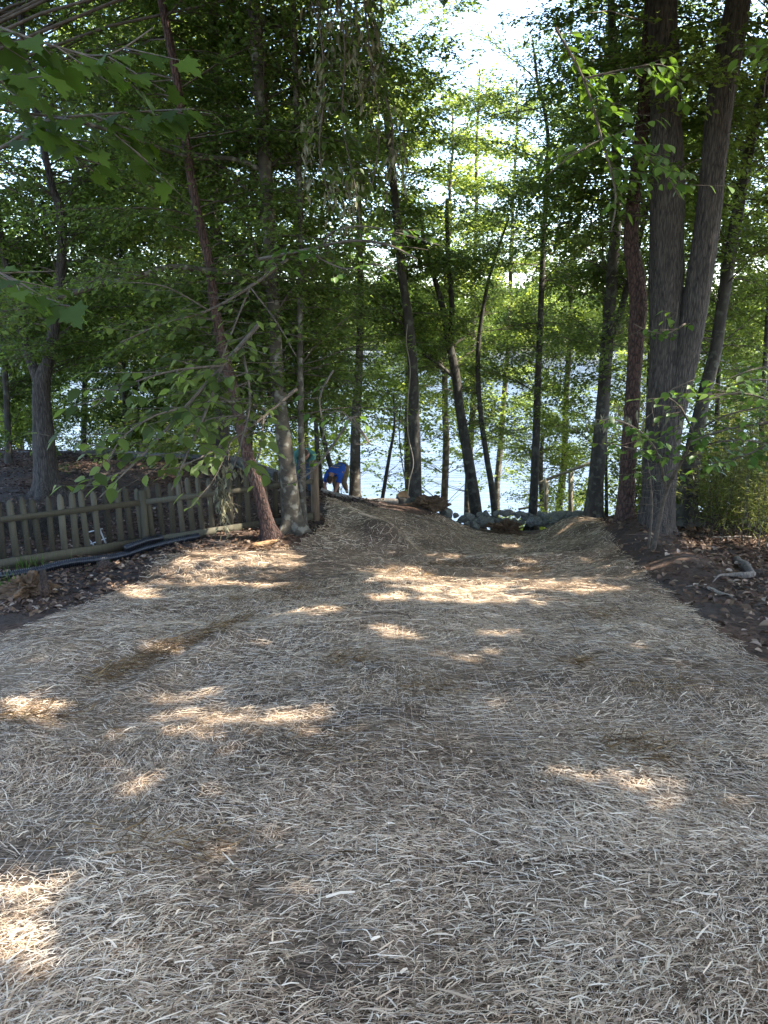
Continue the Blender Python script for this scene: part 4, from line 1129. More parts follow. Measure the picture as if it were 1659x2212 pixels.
near_branch('dogwood_branch', 'mid-height branch of broad leaves crossing the leaning red-barked trunk', 'branch',
    [[(620, 560, 9.8, 8), (540, 620, 9.4, 6), (450, 670, 9.0, 5), (350, 700, 8.7, 4), (260, 740, 8.5, 3)], [(540, 620, 9.4, 5), (500, 720, 9.0, 4), (470, 800, 8.8, 3)], [(450, 670, 9.0, 4), (360, 620, 8.7, 3), (280, 610, 8.5, 2)], [(540, 620, 9.4, 4), (600, 700, 9.2, 3), (640, 770, 9.1, 2)]],
    LM_dark, .125, M_twig, 43, n_max=210, spacing=.07, hang=.2, twigL=(.25, .65), dens=lambda u, v: .2 if u > 440 else .8)
near_branch('oak_shoot', 'small tuft of leaves growing across the fork of the two-stemmed oak', 'branch',
    [[(1480, 700, 11.3, 5), (1440, 720, 11, 4), (1400, 715, 10.8, 3), (1370, 700, 10.6, 2)], [(1440, 720, 11, 3), (1460, 690, 10.8, 2), (1465, 650, 10.8, 2)]],
    LM_dog, .14, M_twig, 29, n_max=26, spacing=.12, hang=.2, twigL=(.15, .3))
print('leaves', NLEAF)

# ================================================================== FENCE
GRP = 'picket fence along the yard'
FA = np.array([-5.62, 9.9]); 
fa = hit(30, 1226, 8, 12); fb = P(682, 1124, 12.8)
FA = fa[:2]; FB = fb[:2]
fd = (FB - FA) / np.linalg.norm(FB - FA); flen = np.linalg.norm(FB - FA)
fn = np.array([fd[1], -fd[0]])          # towards the clearing
fence = thing('picket_fence', (FA[0], FA[1], gz(*FA)), 'weathered mossy wooden picket fence between the clearing and the mulched yard', 'fence')
f0 = np.array(fence.location)
fz0, fz1 = float(gz(*FA)), float(P(682, 1124, 12.8)[2])
def fence_pt(s, off=0.0, z=0.0):
    q = FA + fd * s + fn * off
    return np.array([q[0], q[1], fz0 + (fz1 - fz0) * s / flen + z])
FM3 = np.array([[fd[0], -fn[0], 0], [fd[1], -fn[1], 0], [0, 0, 1]])
def picket_mesh(h, wd, seed):
    r = random.Random(seed)
    prof = [(-wd / 2, 0), (wd / 2, 0), (wd / 2, h - .09), (wd / 2 * .86, h - .05), (wd / 2 * .45, h - .012), (0, h), (-wd / 2 * .45, h - .012), (-wd / 2 * .86, h - .05), (-wd / 2, h - .09)]
    n_ = len(prof); t = .011
    V = [(x + r.uniform(-.002, .002), -t, z) for x, z in prof] + [(x, t, z) for x, z in prof]
    mb = MB(); F = []
    c = len(V); V += [(0, -t, h * .5), (0, t, h * .5)]
    F3 = [(i, (i + 1) % n_, c) for i in range(n_)] + [(n_ + (i + 1) % n_, n_ + i, c + 1) for i in range(n_)]
    F4 = [(i, n_ + i, n_ + (i + 1) % n_, (i + 1) % n_) for i in range(n_)]
    V = np.array(V)
    mb.add(V, F3, r.random()); mb.F[4].append(np.array(F4))
    me = mb.mesh('picket'); me.materials.append(M_wood)
    return me
PM = [picket_mesh(.93 + .02 * k % .05, .088, k) for k in range(11)]
for k in range(-14, int(flen / .168) + 1):
    s = k * .168 + .05
    if abs(s - 4.0) < .12 or s > flen - .35: continue
    o = bpy.data.objects.new('picket', PM[(k * 7) % 11]); COL.objects.link(o); o.parent = fence
    q = fence_pt(s, .0, .10 + random.uniform(-.015, .015))
    o.location = Vector(q - f0)
    ang = math.atan2(fd[1], fd[0])
    o.rotation_euler = (random.uniform(-.02, .02), random.uniform(-.035, .035), ang)
    o.scale = (random.uniform(.9, 1.08), 1, random.uniform(.97, 1.03))
def board(name, s0, s1, z, hgt, th, off, mat_, zend=None, seg=6):
    mb = MB()
    for i in range(seg):
        a = fence_pt(s0 + (s1 - s0) * i / seg, off, z); b = fence_pt(s0 + (s1 - s0) * (i + 1) / seg, off, z)
    a = fence_pt(s0, off, z); b = fence_pt(s1, off, z if zend is None else zend)
    d = b - a; L = np.linalg.norm(d)
    X = d / L; Yv = np.array([-fn[0], -fn[1], 0]); Zv = np.cross(X, Yv)
    mb.box((a + b) / 2 - f0, (L, th, hgt), np.stack([X, Yv, Zv], 1), .35 + .3 * random.random())
    return link(name, mb.mesh(name), mat_, fence)
p1 = 1.95; p2 = 4.05
for a, b in ((-2.4, p1 - .05), (p1 + .05, p2 - .08), (p2 + .08, flen - .07)):
    board('rail', a, b, .76, .085, .035, .032, M_wood)
    board('base_board', a, b, .09, .15, .028, .033, M_wood)
def post(s, h, wd, off, mat_, tilt=0):
    mb = MB(); q = fence_pt(s, off, 0)
    mb.box(q - f0 + np.array([0, 0, h / 2 - .25]), (wd, wd, h + .5), FM3, .4)
    o = link('post', mb.mesh('post'), mat_, fence)
    return o
post(p1, .95, .10, .0, M_wood); post(p2, 1.12, .105, .0, M_post); post(flen, 1.13, .115, .0, M_post); post(-2.4, .95, .1, 0, M_wood)
# hex wire stapled to the lower pickets
A_, B_ = [], []
c = .055
for i in range(int((p2 + 2.2) / c)):
    for j in range(11):
        s = -2.2 + (i + (.5 if j % 2 else 0)) * c; z = .14 + j * c * .8
        a = fence_pt(s, .018, z); b = fence_pt(s, .018, z + c * .4); e1 = fence_pt(s + c / 2, .018, z + c * .8); e2 = fence_pt(s - c / 2, .018, z + c * .8)
        A_ += [a, b, b]; B_ += [b, e1, e2]
V, F = prisms(A_, B_, .0009, .0009)
link('wire_mesh', raw_mesh('wire_mesh', V - f0, F), simple('rusty_wire', [(.3, (.06, .05, .045)), (.7, (.16, .13, .11))], bump=0), fence, kind='stuff')

# yard timbers
def timber(p, q, label, h=.16, w_=.15):
    a = P(*p); b = P(*q)
    a[2] = gz(a[0], a[1]) + h * .5; b[2] = gz(b[0], b[1]) + h * .5
    t = thing('landscape_timber', a, label, 'timber')
    d = b - a; L = np.linalg.norm(d); X = d / L; Yv = np.cross([0, 0, 1], X); Yv /= np.linalg.norm(Yv); Zv = np.cross(X, Yv)
    for k in range(2):
        mb = MB(); n_ = 5
        mb.box((b - a) / 2 + np.array([0, 0, -h * .5 + k * h * .9]), (L, w_ * (1 - .1 * k), h * .88), np.stack([X, Yv, Zv], 1))
        link('beam', mb.mesh('beam'), M_timber, t)
    return t
timber((-180, 972, 19.5), (255, 996, 19.8), 'long weathered grey timber edging along the top of the mulched yard, left piece')
timber((275, 990, 19.0), (500, 1020, 17.6), 'dark grey timber edging above the fence, right piece with a blunt end')
timber((505, 1018, 17.4), (600, 1035, 16.6), 'short dark timber behind the leaning red-barked tree', h=.2)

# white trellis scrap behind the fence
q = P(208, 1150, 11.0); q[2] = gz(q[0], q[1])
t = thing('trellis_scrap', q, 'small white wooden lattice frame leaning behind the pickets', 'trellis')
def stick(par, name, a, b, r_, m_, n_=5):
    mb = MB(); mb.tube([a, b], [r_, r_], n=n_); return link(name, mb.mesh(name), m_, par)
stick(t, 'rail', (-.14, 0, .20), (.0, .02, -.03), .012, M_white, 4)
stick(t, 'rail', (0.03, 0, .46), (.16, .02, .0), .014, M_white, 4)
stick(t, 'rail', (-.0, 0, .22), (.08, .02, .0), .012, M_white, 4)
stick(t, 'rung', (-.14, .02, .30), (.1, .02, .36), .010, M_white, 4)
stick(t, 'rung', (-.12, .02, .10), (.14, .02, .20), .010, M_white, 4)
stick(t, 'rung', (0, .02, .03), (.17, .02, .06), .010, M_white, 4)

# wilted vine over the fence
def wilted(label, c, n_, sz, seed, name='wilted_vine'):
    r = np.random.default_rng(seed); c = np.asarray(c, float)
    t = thing(name, c, label, 'vine')
    lp = r.normal(0, 1, (n_, 3)) * np.array(sz)
    ld = np.stack([r.normal(0, .35, n_), r.normal(0, .35, n_), -np.ones(n_)], -1); nn = r.normal(0, 1, (n_, 3)) * [1, 1, .2]
    L = .07 + .10 * r.random(n_)
    V, F, k = leaves_geo(lp, ld, nn, L, L * .3)
    link('dry_leaves', raw_mesh('dry_leaves', V, F, np.repeat(r.random(n_), k)), M_wilt, t, kind='stuff')
    A_ = lp[:n_ // 6]; V, F = prisms(A_, A_ + r.normal(0, .16, A_.shape), .004, .002)
    link('stems', raw_mesh('stems', V, F), M_twig, t, kind='stuff')
    return t
q = P(478, 1072, 11.25); wilted('withered grey-green vine hanging over the pickets left of the leaning tree', q, 150, (.07, .05, .24), 1)
q = P(500, 1010, 11.5); wilted('tangle of dry stems on top of the fence rail', q, 60, (.16, .1, .10), 2)
q = P(1345, 905, 9.6); wilted('wilted pale leaf clump hanging from the dogwood in front of the forked trunk', q, 60, (.30, .15, .10), 3)
q = P(1345, 700, 15.6); wilted('brown dead leaf cluster caught beside the grey forked trunk', q, 60, (.12, .1, .09), 4)
for i, (px, py, n_, s_) in enumerate([(735, 60, 110, (.22, .1, .25)), (690, 200, 70, (.06, .1, .3)), (790, 160, 90, (.14, .1, .32)), (740, 420, 70, (.14, .1, .2)), (860, 340, 50, (.1, .1, .2)), (660, 330, 50, (.04, .05, .3))]):
    q = P(px, py, 9.9); wilted(['brown seed tassels at the very top, right of the slender beech', 'narrow brown tassel string below the topmost tassels', 'brown seed tassels beside the top of the crest trunk', 'brown tassel clump low in the leaf curtain', 'sparse brown tassels near the bent crest trunk', 'thin brown tassels hugging the slender beech stem'][i], q, n_, s_, 60 + i, 'seed_tassels')['category'] = 'seed tassels'

# black corrugated drain pipe
pp = [(-160, 1292, 9.0), (0, 1262, 9.3), (70, 1247, 9.55), (140, 1228, 9.85), (210, 1208, 10.2), (280, 1190, 10.6), (350, 1173, 11.0), (430, 1160, 11.4)]
W = np.array([P(*q) for q in pp]); 
def cat(W, res):
    o = []
    n_ = len(W)
    for i in range(n_ - 1):
        p0, p1, p2, p3 = W[max(i - 1, 0)], W[i], W[i + 1], W[min(i + 2, n_ - 1)]
        k = max(3, int(np.linalg.norm(p2 - p1) / res))
        for t in np.linspace(0, 1, k, endpoint=False):
            o.append(.5 * ((2 * p1) + (-p0 + p2) * t + (2 * p0 - 5 * p1 + 4 * p2 - p3) * t * t + (-p0 + 3 * p1 - 3 * p2 + p3) * t ** 3))
    o.append(W[-1]); return np.array(o)
o = cat(W, .0075); o[:, 2] = ground_z(o[:, 0], o[:, 1]) + .062
o[:, 2] = np.convolve(np.pad(o[:, 2], 30, mode='edge'), np.ones(61) / 61, 'valid')
rad = .055 + .008 * np.where((np.arange(len(o)) % 4) < 2, 1, -1)
t = thing('drain_pipe', o[0], 'long black corrugated drain pipe lying along the foot of the fence', 'pipe')
mb = MB(); mb.tube(o, rad, n=14, cap=False); link('pipe_wall', mb.mesh('pipe_wall', o[0], False), M_pipe, t)
mb = MB(); mb.tube(o[::4], .042, n=10, cap=True); link('pipe_bore', mb.mesh('pipe_bore', o[0], True), M_pipe, t)
o2 = cat(np.array([P(270, 1192, 10.55), P(310, 1178, 10.8), P(350, 1166, 11.1)]), .0075); o2[:, 2] = ground_z(o2[:, 0], o2[:, 1]) + .17
t = thing('drain_pipe', o2[0], 'short second length of black corrugated pipe lying on top of the long one', 'pipe')
mb = MB(); mb.tube(o2, .05 + .007 * np.where((np.arange(len(o2)) % 4) < 2, 1, -1), n=14); link('pipe_wall', mb.mesh('pipe_wall', o2[0]), M_pipe, t)

# ================================================================== STONES
def rock_mesh(seed, sz=(1, 1, 1), sub=3):
    import bmesh
    bm = bmesh.new(); bmesh.ops.create_icosphere(bm, subdivisions=sub, radius=1)
    r = np.random.default_rng(seed)
    pl = r.normal(0, 1, (11, 3)); pl /= np.linalg.norm(pl, axis=1)[:, None]; h = .45 + .32 * r.random(11)
    for v in bm.verts:
        p = np.array(v.co)
        for a, b in zip(pl, h):
            k = p @ a
            if k > b: p = p - a * (k - b) * .92
        p = p * (1 + .03 * r.normal())
        v.co = p * np.array(sz)
    me = bpy.data.meshes.new('stone'); bm.to_mesh(me); bm.free(); me.materials.append(M_stone)
    return me
RM = [rock_mesh(s, (1, .85, .7)) for s in range(8)]
wall_o = P(1110, 1140, 16.9); wall_o[2] = gz(wall_o[0], wall_o[1])
wall = thing('rock_wall', wall_o, 'low loose wall of grey-green fieldstones closing the bottom of the straw slope', 'stone wall')
r = random.Random(5)
spec = [(965, 1112, 1.3), (985, 1115, .7), (1000, 1122, 1.0), (1012, 1117, 1.0), (1022, 1128, .9), (1036, 1115, .8), (1042, 1124, 1.1), (1008, 1134, .7), (1026, 1138, 1.0), (1050, 1112, .8), (1055, 1122, .9), (1060, 1132, 1.0), (1046, 1136, .8),
        (1070, 1113, .7), (1083, 1108, .7), (1094, 1112, 1.0), (1106, 1110, .8), (1118, 1113, .9), (1130, 1112, .8), (1136, 1120, .9), (1150, 1118, .8), (1146, 1130, 1.35), (1162, 1126, 1.2), (1174, 1134, 1.0), (1178, 1118, 1.0), (1190, 1128, 1.0),
        (1196, 1112, .8), (1205, 1122, 1.1), (1218, 1114, 1.0), (1222, 1126, .9), (1232, 1116, 1.1), (1246, 1112, 1.0), (1252, 1120, .9), (1262, 1114, .9), (990, 1130, .6), (1075, 1126, .8), (1088, 1126, .8), (1100, 1130, .8), (1112, 1127, .8), (1124, 1131, .7), (1166, 1112, .6), (1186, 1139, .6), (1206, 1135, .7)]
for i, (px, py, s) in enumerate(spec):
    Yd = 16.95 + (1142 - py) * .010 + r.uniform(-.05, .05)
    q = P(px, py - 2, Yd)
    o = bpy.data.objects.new('stone', RM[i % 8]); COL.objects.link(o); o.parent = wall
    o.location = Vector(q - wall_o)
    long_ = 1.5 if px > 1185 else 1.0
    k = .165 * s
    o.scale = (k * long_ * r.uniform(.9, 1.2), k, k * r.uniform(.8, 1.1) * (.8 if px > 1185 else 1))
    o.rotation_euler = (r.uniform(-.5, .5), r.uniform(-.6, .6) * (.3 if px > 1185 else 1), r.uniform(-.6, .6))
    if i == 21: o['label'] = 'largest pale angular stone'; o.scale = (.2, .16, .22)

def clod(name, label, cat_, px, py, Y, sz, seed, matl, sub=4, rough=.35, sink=.3, z=None):
    import bmesh
    from mathutils import noise
    bm = bmesh.new(); bmesh.ops.create_icosphere(bm, subdivisions=sub, radius=1)
    for v in bm.verts:
        p = v.co.copy()
        k = 1 + rough * (noise.noise(p * 1.6 + Vector((seed, 0, 0))) + .7 * noise.noise(p * 4 + Vector((0, seed, 0))) + .5 * noise.noise(p * 9))
        v.co = Vector((p.x * sz[0], p.y * sz[1], p.z * sz[2])) * k
    me = bpy.data.meshes.new(name); bm.to_mesh(me); bm.free()
    q = P(px, py, Y); q[2] = gz(q[0], q[1]) + sz[2] * (1 - sink) if z is None else z
    o = link(name, me, matl, None, q, label=label, category=cat_)
    return o
clod('root_mass', 'shaggy brown root mass sitting on the middle of the rock wall', 'roots', 1090, 1128, 16.75, (.36, .16, .17), 3, M_root, 5, .8)
clod('root_mass', 'torn earthy root clod on the crest right of the dark trunk', 'roots', 925, 1100, 17.0, (.42, .3, .17), 5, M_root, 5, .6)
clod('root_mass', 'upper knob of the torn root clod beside the dark crest trunk', 'roots', 938, 1090, 17.05, (.17, .15, .15), 8, M_root, 4, .7, sink=-.3)
clod('dirt_clod', 'round dark clod of earth on the leaf litter near the drain pipe', 'clod', 232, 1244, 9.6, (.13, .1, .08), 9, M_soil, 4, .5)
clod('rotten_stump', 'rotten orange-brown stump remains at the left edge by the blanket', 'stump', 62, 1290, 8.2, (.24, .2, .15), 11, M_root, 5, .8)
clod('upright_root', 'dark upright root beside the rotten stump remains', 'roots', 98, 1288, 8.0, (.05, .05, .20), 12, M_soil, 4, .4)

# cut stump on the crest
q = P(871, 1094, 17.1); q[2] = gz(q[0], q[1])
t = thing('tree_stump', q, 'freshly cut orange-topped stump left of the dark crest trunk', 'stump')
mb = MB(); zz = np.array([[0, 0, -.15], [0, 0, 0], [0, 0, .10], [.01, 0, .19]]); mb.tube(zz, [.24, .21, .19, .18], n=18, disp=bark_disp(.15, seed=4)); link('bark', mb.mesh('bark', (0, 0, 0), True), M_grey, t)
mb = MB(); mb.tube([[.01, 0, .188], [.01, -.03, .215]], [.165, .15], n=18); link('cut_face', mb.mesh('cut_face'), M_cut, t)

M_limb = simple('grey_peeling_limb', [(.3, (.05, .042, .035)), (.7, (.22, .19, .16))], scale=14, stretch=(2, 2, 1), bump=.9, dist=.015)
def log(name, label, cat_, pts, rads, m_, n_=10, lift=0.0, ground=True, amp=.15, seed=1):
    W = cat(np.array([P(*q) for q in pts]), .08)
    if ground: W[:, 2] = ground_z(W[:, 0], W[:, 1]) + lift
    rr = np.interp(np.linspace(0, 1, len(W)), np.linspace(0, 1, len(rads)), rads)
    mb = MB(); mb.tube(W, rr, n=n_, disp=bark_disp(amp, seed=seed))
    return link(name, mb.mesh(name, W[0], True), m_, None, W[0], label=label, category=cat_)
log('straw_log', 'long pale wattle roll lying along the crest under the man\'s hands', 'log', [(694, 1076, 17.4), (740, 1080, 17.3), (790, 1094, 17.2), (862, 1112, 17.0)], [.07, .075, .085, .07], M_log, lift=.05)
log('root_stub', 'short pale root stub at the foot of the leaning tree', 'log', [(545, 1176, 11.1), (575, 1170, 11.2), (598, 1163, 11.3)], [.03, .05, .02], M_cut, lift=.03)
o = log('fallen_branch', 'broken pale grey limb lying in the leaf litter at the right', 'branch', [(1588, 1228, 10.3), (1594, 1250, 9.9), (1610, 1275, 9.4), (1618, 1290, 9.1)], [.045, .055, .06, .05], M_limb, lift=.05, seed=3, amp=.45)
log('fallen_branch', 'pale broken end of the limb with two thin side twigs', 'branch', [(1618, 1292, 9.1), (1600, 1298, 9.0), (1575, 1300, 8.95), (1545, 1308, 8.8), (1530, 1330, 8.5)], [.055, .045, .022, .014, .006], M_limb, lift=.05, seed=4, amp=.45)
log('stick', 'thin grey stick lying on the bare soil path at the right', 'stick', [(1505, 1325, 8.4), (1530, 1345, 8.0), (1560, 1362, 7.7), (1570, 1368, 7.6)], [.008, .02, .022, .014], M_log, lift=.02, seed=5)
log('stick', 'small forked twig at the edge of the straw on the right', 'stick', [(1475, 1325, 8.3), (1500, 1318, 8.4), (1520, 1308, 8.5)], [.006, .009, .005], M_log, lift=.02, n_=5)
log('stick', 'dead stick in the leaves behind the big oak', 'stick', [(1540, 1150, 12.6), (1590, 1148, 12.6), (1625, 1153, 12.5)], [.012, .016, .008], M_log, lift=.06, n_=6)
log('surface_root', 'grey root snaking over the mulch behind the pickets', 'root', [(235, 1062, 13.4), (290, 1058, 13.6), (330, 1052, 13.8)], [.03, .05, .02], M_grey, lift=.02)
r2 = np.random.default_rng(99)
for i in range(10):
    px, py = [(700, 1300), (1045, 1350), (1330, 1330), (1062, 1130), (610, 1320), (1235, 1370), (1430, 1420), (1150, 1400), (1010, 1300), (880, 1350)][i]
    h = hit(px, py); a = r2.random() * 6.28; L = .05 + .07 * r2.random()
    mb = MB(); mb.tube([[-.5 * L * math.cos(a), -.5 * L * math.sin(a), .05], [0, 0, .075 + .04 * r2.random()], [.5 * L * math.cos(a), .5 * L * math.sin(a), .05 + .05 * r2.random()]], [.004, .004, .002], n=5)
    link('stick', mb.mesh('stick'), M_twig, None, h, label='thin dark twig lying on the straw blanket', category='stick', group='dark twigs on the straw')

# handrail down to the lake
t = thing('handrail', P(1215, 1120, 22), 'weathered wooden handrail with two posts descending behind the rock wall', 'handrail')
t0 = np.array(t.location)
M_rail = simple('pale_rail_wood', [(.3, (.16, .13, .09)), (.75, (.36, .31, .22))], scale=6, stretch=(6, 6, 1), bump=.3)
def bar(par, name, a, b, wd, hg, m_, org):
    a = np.asarray(a); b = np.asarray(b); d = b - a; L = np.linalg.norm(d); X = d / L
    Yv = np.cross([0, 0, 1], X) if abs(X[2]) < .95 else np.array([0, 1.0, 0]); Yv /= np.linalg.norm(Yv); Zv = np.cross(X, Yv)
    mb = MB(); mb.box((a + b) / 2 - org, (L, wd, hg), np.stack([X, Yv, Zv], 1)); return link(name, mb.mesh(name), m_, par)
for px, top, Y in ((1180, 1036, 22.2), (1233, 1014, 21.6), (1292, 995, 21)):
    bar(t, 'post', P(px, top, Y) + [0, 0, .02], P(px - 1, 1150, Y), .12, .12, M_rail, t0)
bar(t, 'rail', P(1150, 1048, 22.5), P(1180, 1038, 22.25), .05, .09, M_rail, t0)
bar(t, 'rail', P(1181, 1036, 22.1), P(1292, 994, 20.9), .05, .09, M_rail, t0)
bar(t, 'rail', P(1120, 1100, 22.8), P(1178, 1090, 22.3), .04, .07, M_rail, t0)

# ================================================================== LITTER, GRASS, CANES
def scatter_leaves(name, label, areas, n_, L, seed, m_, lift=.012, flat=.45, lim=None):
    r = np.random.default_rng(seed)
    X, Y = [], []
    for (x0, x1, y0, y1, k) in areas:
        m__ = int(n_ * k); X.append(x0 + (x1 - x0) * r.random(m__)); Y.append(y0 + (y1 - y0) * r.random(m__))
    X = np.concatenate(X); Y = np.concatenate(Y)
    k = ~inside(X + .1 * r.normal(0, 1, len(X)), Y + .1 * r.normal(0, 1, len(X)))
    if lim is not None: k &= lim(X, Y, r)
    X, Y = X[k], Y[k]; Z = ground_z(X, Y) + lift + .03 * r.random(len(X)) ** 2
    th = r.random(len(X)) * 6.28
    d = np.stack([np.cos(th), np.sin(th), r.normal(0, flat * .6, len(X))], -1)
    nn = np.stack([r.normal(0, flat, len(X)), r.normal(0, flat, len(X)), np.ones(len(X))], -1)
    l = L * (.5 + .8 * r.random(len(X)))
    V, F, q = leaves_geo(np.stack([X, Y, Z], -1), d, nn, l, l * (.30 + .38 * r.random(len(X))), fold=.3, detail=(seed < 3))
    return link(name, raw_mesh(name, V, F, np.repeat(r.random(len(X)) ** 1.8, q)), m_, None, kind='stuff', label=label, category='leaf litter')
soilpath = lambda X, Y, r: (fbm(X * .8, Y * .8, 2, 12) > -.25) | (r.random(len(X)) < .25)
def lim_right(X, Y, r):
    # bare soil path along the blanket edge
    u, v, d = proj(np.stack([X, Y, -.19 * Y], -1))
    ed = np.interp(v, [1150, 1200, 1245, 1330, 1410, 1500], [1400, 1450, 1560, 1590, 1640, 1760])
    return (u > ed) | (r.random(len(X)) < .35)
scatter_leaves('leaf_litter', 'brown dead leaves carpeting the ground under the right-hand trees', [(3.0, 9, 4, 16, 1)], 11000, .105, 1, M_dead, lim=lim_right)
scatter_leaves('leaf_litter', 'brown dead leaves strewn between the fence and the straw', [(-8, -.8, 7, 13.2, 1)], 9000, .085, 2, M_dead)
M_mulch = leaf_mat('mulch_chip', [(0, (.03, .018, .015)), (.6, (.10, .06, .05)), (1, (.24, .17, .14))], trans=(.05, .03, .02), tf=.05, rough=.9)
scatter_leaves('yard_mulch', 'dark brown bark mulch and leaf litter covering the yard behind the fence', [(-13, 0, 10.5, 20, 1)], 13000, .085, 3, M_mulch, lim=lambda X, Y, r: (Y - FA[1]) > (X - FA[0]) * fd[1] / fd[0] + .15)
scatter_leaves('leaf_litter', 'dead leaves on the ground beyond the right-hand oaks and along the bank', [(5, 13, 12, 20, 1)], 4500, .11, 4, M_dead)

def grass(label, px, py, n_, h, seed, spread=.12):
    r = np.random.default_rng(seed); c = hit(px, py)
    lp = r.normal(0, spread, (n_, 3)) * [1, 1, 0]
    ld = np.stack([r.normal(0, .3, n_), r.normal(0, .3, n_), np.ones(n_)], -1); nn = r.normal(0, 1, (n_, 3)) * [1, 1, .1]
    L = h * (.5 + .6 * r.random(n_))
    V, F, q = leaves_geo(lp, ld, nn, L, .008)
    link('grass_tuft', raw_mesh('grass_tuft', V, F, np.repeat(r.random(n_), q)), M_dog, None, c, label=label, category='grass', kind='stuff')
grass('small green grass tuft beside the round dirt clod', 225, 1232, 60, .16, 1, .06)
grass('thin grass blades growing at the left edge by the rotten stump', 25, 1285, 60, .3, 2, .15)
grass('low green patch in the mulch right of the dark yard oak', 128, 1016, 120, .12, 3, .25)
grass('grass blades sprouting by the pipe near the left edge', 60, 1235, 50, .25, 4, .2)

# dry shrub behind the fence at the left
r = np.random.default_rng(3)
for lb, px, py, Y, k, H in (('leafless grey twiggy shrub behind the leftmost pickets', 40, 1105, 11.6, 420, .75), ('second leafless grey shrub behind the fence near the dark oak', 150, 1100, 12.4, 160, .35)):
    c = P(px, py, Y); c[2] = gz(c[0], c[1])
    t = thing('dry_shrub', c, lb, 'shrub')
    a = r.normal(0, .16, (k, 3)) * [2.2, 1, 0]; b = a * 1.7 + np.stack([r.normal(0, .12, k), r.normal(0, .12, k), H * (.4 + .5 * r.random(k))], -1)
    V, F = prisms(a, b, .004, .0015); b2 = b + r.normal(0, .10, (k, 3)) + [0, 0, .05]; V2, F2 = prisms(b, b2, .002, .001)
    link('twigs', raw_mesh('twigs', np.concatenate([V, V2]), np.concatenate([F, F2 + len(V)])), M_grey, t, kind='stuff')

# cane thicket at the right edge
M_cane = leaf_mat('cane_leaf', [(0, (.05, .07, .02)), (.5, (.09, .13, .03)), (1, (.28, .27, .10))], trans=(.35, .38, .08), tf=.4)
rr = np.random.default_rng(17)
for i, (px, py, Y, lb) in enumerate([(1530, 1150, 13.2, 'clump of narrow-leaved cane right of the dark leaning trunk'), (1590, 1150, 12.9, 'middle clump of cane behind the sunlit litter'), (1645, 1165, 12.0, 'nearest clump of cane at the right edge'), (1700, 1150, 13.0, 'cane clump cut off by the right edge'), (1570, 1120, 15.0, 'cane clump farther back in the shade of the thicket'), (1650, 1110, 15.5, 'rear cane clump below the dogwood leaves')]):
    c = P(px, py, Y); c[2] = gz(c[0], c[1])
    t = thing('cane_clump', c, lb, 'cane')
    ns = 26
    a = rr.normal(0, .28, (ns, 3)) * [1, 1, 0]; H = 1.1 + 1.5 * rr.random(ns); ln = rr.normal(0, .22, (ns, 2))
    b = a + np.stack([ln[:, 0], ln[:, 1], H], -1)
    V, F = prisms(a, b, .006, .003, 5)
    link('stems', raw_mesh('stems', V, F), M_beech, t, kind='stuff')
    nl = 1300; ix = rr.integers(0, ns, nl); f = .25 + .78 * rr.random(nl)
    lp = a[ix] * (1 - f)[:, None] + b[ix] * f[:, None] + rr.normal(0, .07, (nl, 3))
    ld = rr.normal(0, 1, (nl, 3)) * [1, 1, .5] + [0, 0, -.3]; nn = rr.normal(0, .5, (nl, 3)) + [0, 0, 1]
    L = .10 + .08 * rr.random(nl)
    V, F, q = leaves_geo(lp, ld, nn, L, L * .14)
    link('leaves', raw_mesh('leaves', V, F, np.repeat(rr.random(nl), q)), M_cane, t, kind='stuff')

# vine on the crest trunk
q = P(893, 1095, 16.9); t = thing('climbing_vine', q, 'pale thin vine climbing the dark crest trunk', 'vine')
W = cat(np.array([P(a, b, 16.98) for a, b in [(880, 1085), (884, 1040), (893, 1000), (882, 940), (880, 880), (886, 800), (878, 740), (880, 700)]]), .08)
mb = MB(); mb.tube(W, .012, n=6); link('stem', mb.mesh('stem', q, True), M_log, t)
W = cat(np.array([P(a, b, 16.6) for a, b in [(866, 870), (862, 920), (866, 980), (872, 1020), (878, 1050)]]), .08)
mb = MB(); mb.tube(W, .014, n=6); link('stem', mb.mesh('stem', q, True), M_grey, t)

# ================================================================== PEOPLE
def skin_mesh(name, chains, sub=2):
    """chains: list of [(xyz, r), ...]; a chain starting at an existing joint joins it"""
    V, E, Rr = [], [], []
    def vid(p, r_):
        for i, q in enumerate(V):
            if (Vector(q) - Vector(p)).length < 1e-4: return i
        V.append(tuple(p)); Rr.append(r_); return len(V) - 1
    for ch in chains:
        ids = [vid(*c_) for c_ in ch]
        E += [(a, b) for a, b in zip(ids[:-1], ids[1:]) if a != b]
    me = bpy.data.meshes.new(name); me.from_pydata(V, E, [])
    o = bpy.data.objects.new(name, me); COL.objects.link(o)
    md = o.modifiers.new('skin', 'SKIN'); md.use_smooth_shade = True
    for i, r_ in enumerate(Rr):
        rr_ = r_ if isinstance(r_, tuple) else (r_, r_)
        me.skin_vertices[0].data[i].radius = rr_
    me.skin_vertices[0].data[0].use_root = True
    s = o.modifiers.new('sub', 'SUBSURF'); s.levels = sub; s.render_levels = sub
    dg = bpy.context.evaluated_depsgraph_get()
    m2 = bpy.data.meshes.new_from_object(o.evaluated_get(dg))
    bpy.data.objects.remove(o); m2.name = name
    return m2
M_skin = simple('skin', [(.3, (.30, .15, .10)), (.7, (.40, .21, .14))], scale=20, bump=0, rough=.6)
M_blue = simple('blue_cotton', [(.3, (.012, .05, .24)), (.7, (.025, .09, .36))], scale=9, bump=.3, dist=.01, rough=.9)
M_teal = simple('teal_cotton', [(.3, (.05, .15, .13)), (.7, (.09, .22, .19))], scale=9, bump=.3, dist=.01, rough=.9)
